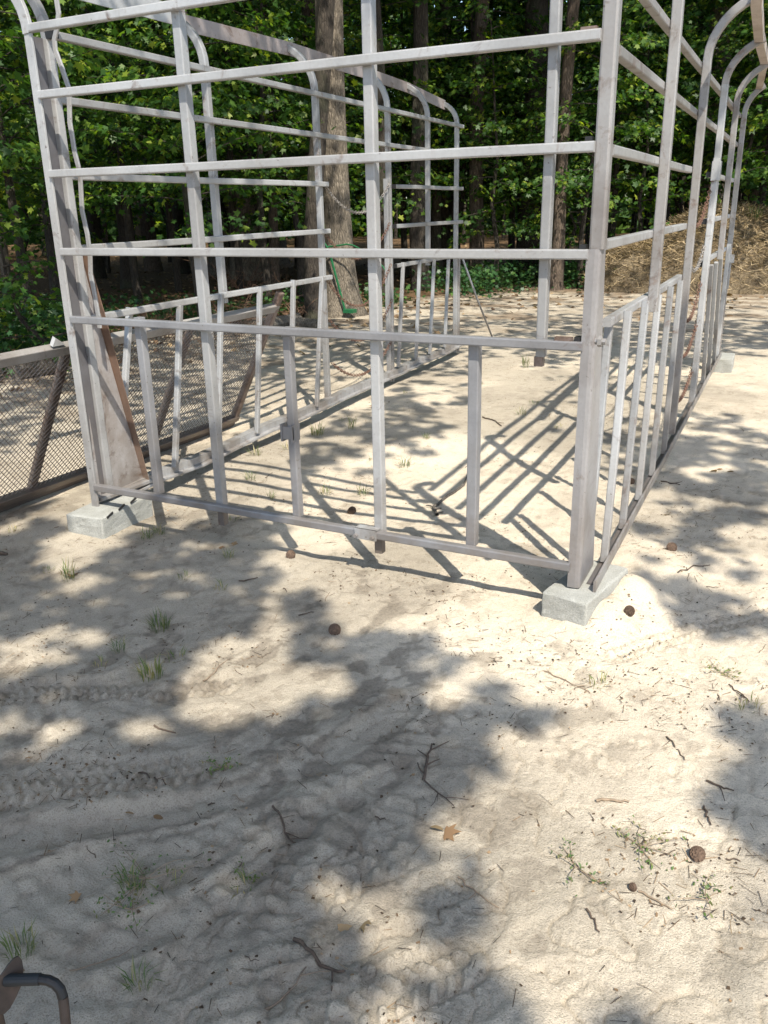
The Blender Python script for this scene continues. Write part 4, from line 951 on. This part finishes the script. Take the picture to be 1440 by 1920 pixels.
A = at_z(500, 620); B = at_z(560, 606); log(A+Z3*0.07, B+Z3*0.06, 0.09, 'brown log end at the far end of the mesh ramp by the dark oak')
A = at_z(560, 612); B = at_z(600, 616); log(A+Z3*0.05, B+Z3*0.05, 0.07, 'small pale log on the litter between ramp and oak')

# ------------------------------------------------------------------ hay pile
def hay():
    c = at_z(1330, 548); c = c+np.array([0.5, 1.0, 0]); loc = (c[0], c[1], 0.0)
    bumps = [(at_z(1395, 548), 1.5, 1.40), (at_z(1455, 548), 1.8, 1.30), (at_z(1290, 548), 1.25, 0.95), (at_z(1215, 547), 0.95, 0.80), (at_z(1168, 546), 0.55, 0.50), (at_z(1560, 548), 1.9, 1.2), (at_z(1330, 550), 0.9, 1.0)]
    off = nrm(np.array([FF[0], FF[1], 0]))
    g = np.arange(-5.2, 6.0, 0.07); gx, gy_ = np.meshgrid(g, np.arange(-3.2, 3.6, 0.07)); x = gx+c[0]; y = gy_+c[1]
    def hh(x, y):
        z = np.full(x.shape, -0.12)
        for P, r, hgt in bumps:
            q = ((x-P[0]-off[0]*0.9*r)**2+(y-P[1]-off[1]*0.9*r)**2)/r**2; z = np.maximum(z, hgt*1.0*(np.clip(1-q, 0, 1)**0.62)-0.12*(q > 1))
        return z+np.where(z > 0, 0.22*(fbm(x*1.6, y*1.6, 401, 4)-0.45)+0.10*(fbm(x*6, y*6, 402, 3)-0.5), 0)
    z = hh(x, y)
    V = np.stack([x-c[0], y-c[1], z], -1).reshape(-1, 3); ny, nx = x.shape
    Fq = [(j*nx+i, j*nx+i+1, (j+1)*nx+i+1, (j+1)*nx+i) for j in range(ny-1) for i in range(nx-1) if max(z[j, i], z[j, i+1], z[j+1, i], z[j+1, i+1]) > -0.05]
    t = empty('hay_pile', loc, 'big heap of brown hay behind the right wall of the pen', 'hay pile')
    hm, ht, hb = mat_new('matted_hay'); hp = wpos(ht); hn = noise(ht, 14, 8, 0.8, hp, 1.2)
    ht.links.new(ramp(ht, [(0.3, (0.05, 0.033, 0.018)), (0.5, (0.16, 0.122, 0.076)), (0.7, (0.32, 0.255, 0.16))], hn.outputs[0]).outputs[0], hb.inputs['Base Color']); hb.inputs['Roughness'].default_value = 0.95; bump(ht, hb, hn.outputs[0], 1.0, 0.06)
    me = bpy.data.meshes.new('heap'); me.from_pydata(V.tolist(), [], Fq); me.update()
    me.polygons.foreach_set('use_smooth', [True]*len(me.polygons))
    at = me.attributes.new('tint', 'FLOAT', 'FACE'); at.data.foreach_set('value', (rng.random(len(Fq))*0.6).astype(np.float32))
    link_mesh('heap', me, hm, t)
    n = 90000; sx = rng.uniform(-5, 5.8, n)+c[0]; sy = rng.uniform(-3, 3.2, n)+c[1]; sz = hh(sx, sy); k = sz > 0.0; sx, sy, sz = sx[k], sy[k], sz[k]; n = len(sx)
    d = rng.normal(size=(n, 3)); d[:, 2] = d[:, 2]*0.35-0.25; d /= np.linalg.norm(d, axis=1)[:, None]; s = np.cross(d, rng.normal(size=(n, 3))); s /= np.linalg.norm(s, axis=1)[:, None]
    Ln = rng.uniform(0.10, 0.34, n)[:, None]; P = np.stack([sx-c[0], sy-c[1], sz+0.02], 1); wd = 0.0038
    q = np.stack([P-d*Ln/2-s*wd, P-d*Ln/2+s*wd, P+d*Ln/2+s*wd, P+d*Ln/2-s*wd], 1); q[:, 2:, 2] -= 0.02
    o = link_mesh('loose_straw', poly_mesh('loose_straw', q.reshape(-1, 3), 4, tints(n)), M_STRAW, t); o['kind'] = 'stuff'
hay()

# ------------------------------------------------------------------ grass, weeds
def tuft_mesh(name, n, h, spread, mat, lean=0.6, wd=0.0022, lo=0, hi=1):
    V = []; tn = []
    for i in range(n):
        a = rng.uniform(0, 6.28); r = spread*math.sqrt(rng.random()); b = np.array([r*math.cos(a), r*math.sin(a), -0.005]); az = a+rng.normal()*0.8
        d = np.array([math.cos(az), math.sin(az), 0]); s = np.array([-d[1], d[0], 0]); H = h*rng.uniform(0.4, 1.15); k = lean*rng.uniform(0.2, 1.3)
        p1 = b+Z3*H*0.55+d*H*k*0.25; p2 = b+Z3*H*(1-0.25*k)+d*H*k*0.8
        V += [b-s*wd, p1-s*wd*0.8, p2, p1+s*wd*0.8]; tn.append(lo+(hi-lo)*rng.random())
    me = poly_mesh(name, np.array(V), 4, np.array(tn)); me.materials.append(mat); return me
TUFT = [tuft_mesh('blades', 60, 0.085, 0.035, M_GRASS), tuft_mesh('blades', 28, 0.075, 0.03, M_GRASS, 0.9), tuft_mesh('blades', 36, 0.12, 0.03, M_GRASS, 0.5), tuft_mesh('blades', 16, 0.05, 0.03, M_GRASS, 1.1)]
def grass(px, py, k, s, label, group=None):
    P = at_z(px, py); P[2] = gz(P[0], P[1]); o = bpy.data.objects.new('grass_tuft', TUFT[k]); COL.objects.link(o); o.location = Vector(P); o.scale = (s,)*3; o.rotation_euler = (0, 0, rng.uniform(0, 6.28))
    tag(o, label, 'grass', group); return o
grass(300, 1180, 0, 1.0, 'green grass tuft in the shade, upper of the pair left of the sunlit patch')
grass(285, 1268, 0, 1.1, 'larger grass tuft in the shade, lower of the pair left of the sunlit patch')
grass(225, 1225, 1, 0.8, 'small grass sprig left of the pair of shaded tufts')
grass(130, 1090, 2, 1.0, 'pale dry grass tuft near the left edge below the mesh ramp')
grass(262, 1850, 1, 0.8, 'tiny green tuft in the bottom left, right of the bent pipe')
grass(40, 1790, 0, 0.8, 'dark grass growing behind the rusty plate in the bottom left corner')
grass(985, 688, 2, 1.3, 'grass tuft under the free front post, inside the pen')
grass(978, 778, 1, 1.1, 'yellowish sunlit grass tuft inside the pen near the right corner post')
grass(595, 815, 0, 1.3, 'green grass tuft inside the pen, right of the clamped bar')
grass(660, 803, 2, 1.0, 'grass tuft inside the pen just left of the tall front post')
P = at_y(1412, 425, 14.1); o = bpy.data.objects.new('grass_tuft', TUFT[2]); COL.objects.link(o); o.location = Vector(P); o.scale = (4.2,)*3; tag(o, 'bright long grass growing on the top of the hay pile', 'grass')
GG = 'thin grass sprigs on the sand'
LG = 'thin sprig of sparse grass standing in the sand'
for q in [(415, 1110), (345, 1090), (430, 1050), (510, 935), (470, 905), (560, 925), (680, 925), (700, 860), (610, 925), (480, 860), (440, 975), (1000, 760), (1045, 800), (760, 870), (800, 830), (540, 845), (640, 790), (300, 1000), (275, 1010), (25, 1000),
          (90, 1070), (190, 1250), (330, 1240), (1020, 620), (760, 740), (900, 720), (1180, 690), (460, 1660), (1120, 1290), (1400, 1330), (250, 1670), (310, 1660)]:
    grass(q[0], q[1], 3 if rng.random() < .5 else 1, rng.uniform(0.7, 1.1), LG, GG)
def weed(px, py, n, h, spread, label):
    P = at_z(px, py); P[2] = gz(P[0], P[1]); t = empty('weed', P, label, 'weed')
    mb = MB(); LP = []
    for i in range(n):
        a = rng.uniform(0, 6.28); d = np.array([math.cos(a), math.sin(a), rng.uniform(0.1, 0.8)]); lp = limb_path(P+np.array([0, 0, 0.0]), d, h*rng.uniform(0.5, 1.2), 0.16)
        for q in lp: q[2] = max(q[2], P[2]+0.004)
        tapered(mb, lp, 0.0013, 0.0006, 4)
        for q in lp[1:]:
            for _ in range(2): LP.append(q+rng.normal(size=3)*spread)
    mb.build('stem', M_TWIGPALE, t)
    LP = np.array(LP)-P; LP[:, 2] = np.maximum(LP[:, 2], 0.006); V, K = leaf_data(LP, up_normals(len(LP), 0.6), rng.uniform(0.0035, 0.0085, len(LP)), 'oval')
    link_mesh('foliage', poly_mesh('foliage', V, K, tints(len(LP), 0.3, 1)), M_WEED, t)
weed(275, 1660, 11, 0.13, 0.012, 'straggling green weed in the shaded ruts of the left foreground')
weed(250, 1715, 6, 0.08, 0.012, 'low brownish weed just below the straggling green one')
weed(1200, 1590, 9, 0.10, 0.010, 'wispy green weed left of the big pine cone in the lit foreground')
weed(1080, 1625, 6, 0.09, 0.009, 'thin curled weed stems in the lit sand, left of the wispy weed')
weed(1325, 1690, 5, 0.08, 0.009, 'dry weed sprig below the big pine cone')
weed(1352, 1266, 8, 0.085, 0.012, 'small green leafy plant lying on lit sand at the right')
weed(460, 1640, 4, 0.06, 0.008, 'tiny sprig by the straight rut in the left foreground')
weed(415, 1440, 9, 0.07, 0.008, 'dark dried weed clump in the shade at the rut crossing')

# ------------------------------------------------------------------ cones, twigs, leaves on the sand
def cone_mesh(r=0.022, ln=0.03):
    mb = MB()
    V = []; n, m = 9, 10
    for i in range(n+1):
        t = i/n; rr = r*0.72*math.sin(PI*(0.08+0.86*t))**0.75
        for j in range(m): V.append((rr*math.cos(2*PI*j/m), rr*math.sin(2*PI*j/m), ln*(t-0.5)*2*0.8))
    mb.add(V, [(i*m+j, i*m+(j+1) % m, (i+1)*m+(j+1) % m, (i+1)*m+j) for i in range(n) for j in range(m)]+[tuple(range(m-1, -1, -1)), tuple(n*m+j for j in range(m))])
    for i in range(60):
        t = (i+0.5)/60; a = i*2.39996; rr = r*0.72*math.sin(PI*(0.06+0.88*t))**0.75; z = ln*(t-0.5)*1.6
        d = np.array([math.cos(a), math.sin(a), 0.35-0.5*t]); s = np.array([-math.sin(a), math.cos(a), 0]); p = np.array([rr*math.cos(a), rr*math.sin(a), z]); u = np.cross(s, d)
        box(mb, p+d*0.006, nrm(d), s, nrm(u), 0.016, 0.012*math.sin(PI*(0.15+0.7*t))+0.002, 0.0025)
    me = bpy.data.meshes.new('pine_cone'); me.from_pydata(np.concatenate(mb.v).tolist(), [], mb.f); me.update(); me.materials.append(M_CONE); return me
CONE = cone_mesh()
for px, py, s, lab in [(1306, 1612, 0.78, 'largest pine cone, lying in the lit sand at the lower right'), (628, 1192, 0.95, 'pine cone beside the lit patch below the bottom front rail'),
                       (1258, 1042, 0.95, 'dark pine cone on the sand right of the near corner block'), (1178, 1176, 0.85, 'dark pine cone in front of the near corner block'),
                       (660, 960, 1.0, 'pine cone inside the pen left of the tall front post'), (546, 1052, 0.9, 'broken pine cone in front of the bottom rail under the clamped bar'),
                       (1186, 1668, 0.42, 'small cone fragment left of the weed in the lit foreground'), (598, 760, 1.0, 'dark cone lying beside the left bottom rail'),
                       (1185, 905, 0.8, 'small cone outside the right wall')]:
    P = at_z(px, py); o = bpy.data.objects.new('pine_cone', CONE); COL.objects.link(o); o.location = (P[0], P[1], gz(P[0], P[1])+0.014*s); o.scale = (s*0.82,)*3
    o.rotation_euler = (rng.uniform(0.9, 1.9), rng.uniform(-.4, .4), rng.uniform(0, 6.28)); tag(o, lab, 'pine cone')
def twig(pts, r, label, mat=M_TWIG, forks=0, group=None):
    r *= 0.8
    W = [at_z(*q) for q in pts]; path = []
    for i in range(len(W)-1):
        for k in range(4): path.append(W[i]+(W[i+1]-W[i])*k/4)
    path.append(W[-1])
    path = [np.array([p[0]+rng.normal()*0.002, p[1]+rng.normal()*0.002, gz(p[0], p[1])+r*0.8+abs(rng.normal())*0.002]) for p in path]
    mb = MB(); tapered(mb, path, r, r*0.55, 6)
    for f in range(forks):
        i = int(rng.integers(1, len(path)-1)); d = nrm(path[i+1 if i+1 < len(path) else i]-path[i-1]); s = nrm(np.cross(d, Z3))*(1 if rng.random() < .5 else -1)
        e = limb_path(path[i], d*0.7+s*0.8+Z3*0.12, rng.uniform(0.03, 0.07), 0.03, 3); tapered(mb, e, r*0.6, r*0.3, 4)
    tag(mb.build('twig', mat, None, True, loc=tuple(path[0])), label, 'twig', group)
twig([(795, 1465), (800, 1432), (811, 1402)], 0.006, 'dark forked twig standing out by the shoe print', M_TWIG, 4)
twig([(795, 1468), (850, 1510)], 0.003, 'thin twig at the foot of the dark forked one', M_TWIG, 3)
twig([(510, 1510), (530, 1540), (548, 1568)], 0.004, 'dark twig lying across the straight rut', M_TWIG, 2)
twig([(1118, 1503), (1150, 1505), (1178, 1507)], 0.0055, 'thick pale stick lying flat in the lit sand', M_TWIGPALE)
twig([(1318, 1515), (1325, 1535), (1332, 1552)], 0.004, 'short black curved twig at the right edge of the lit sand', M_TWIG)
twig([(1360, 1612), (1390, 1618)], 0.003, 'short dark twig just right of the largest cone', M_TWIG)
twig([(1198, 1672), (1230, 1692), (1262, 1708)], 0.0035, 'straight brown twig below the weeds in the lit foreground', M_TWIGPALE)
twig([(1098, 1710), (1112, 1728), (1121, 1752)], 0.0035, 'dark curved twig standing upright below the weeds', M_TWIG)
twig([(860, 1642), (890, 1670), (935, 1700)], 0.003, 'long thin twig along the shade edge in the lower middle', M_TWIGPALE, 1)
twig([(820, 970), (812, 950), (830, 935), (870, 905), (880, 880)], 0.012, 'crooked grey branch lying inside the pen by the short front bar', M_DEADWOOD, 3)
twig([(905, 785), (925, 790), (940, 802)], 0.007, 'small dark crooked stick inside the pen near the right', M_TWIG, 1)
twig([(1018, 1262), (1060, 1280), (1108, 1303)], 0.0028, 'straight pale twig on lit sand below the near block', M_TWIGPALE, 1)
twig([(1365, 1290), (1388, 1305), (1404, 1318)], 0.0035, 'forked dark twig below the small leafy plant', M_TWIG, 2)
twig([(1250, 1385), (1268, 1405), (1285, 1428)], 0.003, 'thin twig in the lit sand left of the shade at the right', M_TWIG, 1)
twig([(1325, 1470), (1350, 1480), (1375, 1488)], 0.004, 'dark twig in the shade at the right edge', M_TWIG, 1)
twig([(380, 1278), (405, 1262), (410, 1248)], 0.0035, 'bent grassy twig in the big lit patch', M_TWIGPALE, 1)
twig([(450, 1095), (485, 1088)], 0.004, 'short dark twig near the shade edge in front of the rail', M_TWIG)
twig([(555, 1765), (600, 1800), (645, 1825)], 0.006, 'stout bark covered twig in the bottom middle shade', M_TWIG, 1)
twig([(500, 1890), (530, 1865), (575, 1810)], 0.0035, 'pale twig in the bottom middle shade', M_TWIGPALE, 1)
twig([(130, 1822), (190, 1795), (250, 1770)], 0.0018, 'long thin straw in the shade beside the bent pipe', M_TWIGPALE)
twig([(290, 1365), (330, 1372)], 0.004, 'short stick in the shade above the rut', M_TWIG)
twig([(260, 1440), (290, 1465), (320, 1480)], 0.0035, 'dark twig over the tyre marks at the left', M_TWIG, 2)
twig([(0, 1038), (14, 1040)], 0.014, 'thick dark stick end at the left edge below the ramp', M_TWIG)
twig([(560, 1160), (590, 1155)], 0.003, 'little twig by the cone near the lit patch', M_TWIG)
twig([(1268, 1090), (1300, 1075), (1330, 1068)], 0.004, 'twig outside the pen near the dark cone', M_TWIG, 1)
twig([(1240, 900), (1275, 908)], 0.006, 'dark twig on the sand outside the right wall', M_TWIG, 1)
for i in range(42):
    px, py = rng.uniform(20, 1430), 1920-rng.random()**0.8*1180
    if 900 < px < 1240 and 900 < py < 1180: continue
    a = rng.uniform(0, 6.28); ln = rng.uniform(8, 26)*(0.5+py/1920*0.7); twig([(px, py), (px+ln*math.cos(a), py+ln*0.6*math.sin(a))], rng.uniform(0.0015, 0.003), 'tiny dry twig scattered on the sand', M_TWIG if rng.random() < .6 else M_TWIGPALE, 0, 'tiny twigs scattered on the sand')
def dry_leaf(px, py, s, label, n=1, kind='maple'):
    P = at_z(px, py); P[2] = gz(P[0], P[1])+0.012; Q = rng.normal(size=(n, 3))*np.array([0.03, 0.03, 0.006])*(n > 1); V, K = leaf_data(Q, up_normals(n, 0.4), np.full(n, s)*rng.uniform(0.8, 1.2, n), kind, 0.5)
    tag(link_mesh('dry_leaf', poly_mesh('dry_leaf', V, K, tints(n, 0.4, 1)), M_DEADLEAF, None, tuple(P)), label, 'leaf')
dry_leaf(838, 1562, 0.042, 'curled tan oak leaf at the edge of the lower left shade')
dry_leaf(815, 1553, 0.022, 'small dark dry leaf touching the curled tan oak leaf', 1, 'oval')
dry_leaf(1350, 880, 0.045, 'reddish brown dead leaf outside the right wall', 3)
dry_leaf(240, 1520, 0.018, 'small red brown leaf in the rut at left', 1, 'oval')
dry_leaf(295, 1532, 0.02, 'small pale leaf in the rut at left', 1, 'oval')
dry_leaf(145, 1685, 0.022, 'tan leaf scrap in the left foreground shade', 1)
dry_leaf(655, 1730, 0.03, 'orange brown dead sprig in the lower middle', 2)
dry_leaf(430, 1022, 0.03, 'brown leaf scrap under the stub of the first front post', 2)
dry_leaf(125, 1090, 0.04, 'reddish dead leaf by the dry grass tuft at left', 2)
dry_leaf(1250, 970, 0.03, 'brown leaf scrap right of the bottom rail', 1)
dry_leaf(703, 765, 0.05, 'pale curled leaf just left of the tall front post, inside the pen', 1)
def sand_bits():
    n = 26000; a = rng.uniform(-0.56, 0.56, n); d = 0.9+8.5*rng.random(n)**1.0
    v = FF[None]*np.cos(a)[:, None]+RR[None]*np.sin(a)[:, None]; v /= np.hypot(v[:, 0], v[:, 1])[:, None]; P = CAM+v*d[:, None]
    k = rng.random(n) < 0.06+1.0*sstep(0.46, 0.60, fbm(P[:, 0]*2.6, P[:, 1]*2.6, 501, 5)); P = P[k]; n = len(P)
    ext = []
    for pts, hw, dep in RUTS:
        for a, b in zip(pts[:-1], pts[1:]):
            m = int(np.hypot(*(b-a))*170); t = rng.random(m)[:, None]; d = nrm(b-a); nn = np.array([-d[1], d[0]]); ok = vnoise(t[:, 0]*6+a[0]*5, t[:, 0]*0+a[1], 77) > 0.45
            e = a+(b-a)*t+nn*(hw*np.where(rng.random((m, 1)) < .7, 1.15, -1.5)+rng.normal(size=(m, 1))*0.018); ext.append(np.hstack([e, np.zeros((m, 1))])[ok])
    P = np.vstack([P]+ext); n = len(P)
    P[:, 2] = ground_h(P[:, 0], P[:, 1])+0.003
    th = rng.uniform(0, 6.28, n); D = np.stack([np.cos(th), np.sin(th), rng.normal(size=n)*.12], 1); S = np.stack([-np.sin(th), np.cos(th), rng.normal(size=n)*.3], 1)
    sl = rng.random(n) < 0.45; Ln = np.where(sl, rng.uniform(0.010, 0.05, n), rng.uniform(0.002, 0.009, n))[:, None]; Wd = np.where(sl, 0.0009, rng.uniform(0.0012, 0.005, n))[:, None]
    q = np.stack([P-D*Ln/2-S*Wd, P-D*Ln/2+S*Wd, P+D*Ln/2+S*Wd*.7, P+D*Ln/2-S*Wd*.7], 1)
    # (drifts of needles and bark along the edges of the ruts are in P too)
    structure(link_mesh('ground_bits', poly_mesh('ground_bits', q.reshape(-1, 3), 4, tints(n))  , M_LITTER), 'stuff')
sand_bits()
# dead brush behind the ramp
def brush(px, py, n, h, label):
    P = at_z(px, py); P[2] = gz(P[0], P[1]); mb = MB()
    for i in range(n):
        a = rng.uniform(0, 6.28); d = np.array([math.cos(a), math.sin(a), rng.uniform(0.3, 1.5)]); b = P+np.array([rng.normal()*.03, rng.normal()*.03, -0.02]); lp = limb_path(b, d, h*rng.uniform(.5, 1.2), 0.08); tapered(mb, lp, 0.012, 0.002, 4)
        for q in lp[2:]:
            e = limb_path(q, rng.normal(size=3)+np.array([0, 0, .4]), h*0.3, 0.05, 3); tapered(mb, e, 0.004, 0.0015, 3)
    tag(mb.build('dead_brush', plain('dead_brush', (0.13, 0.075, 0.048), 0.95, 0, 0.4, 8), None, False, loc=tuple(P)), label, 'brush')
brush(215, 640, 34, 0.55, 'reddish dead brush behind the ramp at the left')
brush(300, 628, 30, 0.5, 'reddish dead brush behind the second slanted bar')
brush(440, 612, 26, 0.6, 'bare tangled brush behind the middle of the ramp')
brush(555, 600, 20, 0.45, 'dead pine brush between the ramp end and the oak')
brush(460, 560, 16, 1.3, 'tangle of bare fallen branches deep at left of the oak')

# ------------------------------------------------------------------ bent pipe with a plate, bottom left
def jp(px, py, t=1.42): return at_dist(px, py, t)
pj = empty('bent_pipe', at_z(128, 1990), 'black and rusty bent pipe handle with a thin plate, bottom left corner', 'pipe handle')
pa = [jp(10, 1838), jp(40, 1837), jp(75, 1836), jp(90, 1838), jp(103, 1844), jp(113, 1855), jp(118, 1870), jp(121, 1895)]
pb = [jp(121, 1895), jp(124, 1930), np.append(jp(128, 1990)[:2], 0.12), np.append(jp(128, 1990)[:2], -0.03)]
part('black_pipe', M_PAINTBLACK, lambda mb: sweep(mb, pa[:7], round_sec(0.0086, 14), FF), parent=pj)
part('collar', plain('sleeve', (0.008, 0.011, 0.014), 0.6), lambda mb: sweep(mb, pa[:3], round_sec(0.0100, 14), FF), parent=pj)
M_JRUST = plain('brown_pipe', (0.045, 0.031, 0.025), 0.5, 0.1, 0.45, 35)
part('rusty_pipe', M_JRUST, lambda mb: sweep(mb, [pa[6], pa[7]]+pb[1:], round_sec(0.0085, 14), FF), parent=pj)
def plate(mb):
    o = [(-14, 1838), (2, 1828), (14, 1810), (25, 1797), (34, 1792), (40, 1799), (43, 1815), (42, 1832), (38, 1850), (30, 1868), (18, 1890), (8, 1900), (-14, 1905)]
    n = nrm(RR*0.75-FF*0.65+UU*0.1); c = jp(15, 1845); slab(mb, [at_plane(a, b, c, n) for a, b in o], n, 0.004)
part('plate', M_JRUST, plate, parent=pj)
c = jp(-30, 1850); part('leg', M_JRUST, lambda mb: tube(mb, np.append(c[:2], -0.03), c, 0.03, 0.03, X3), parent=pj)
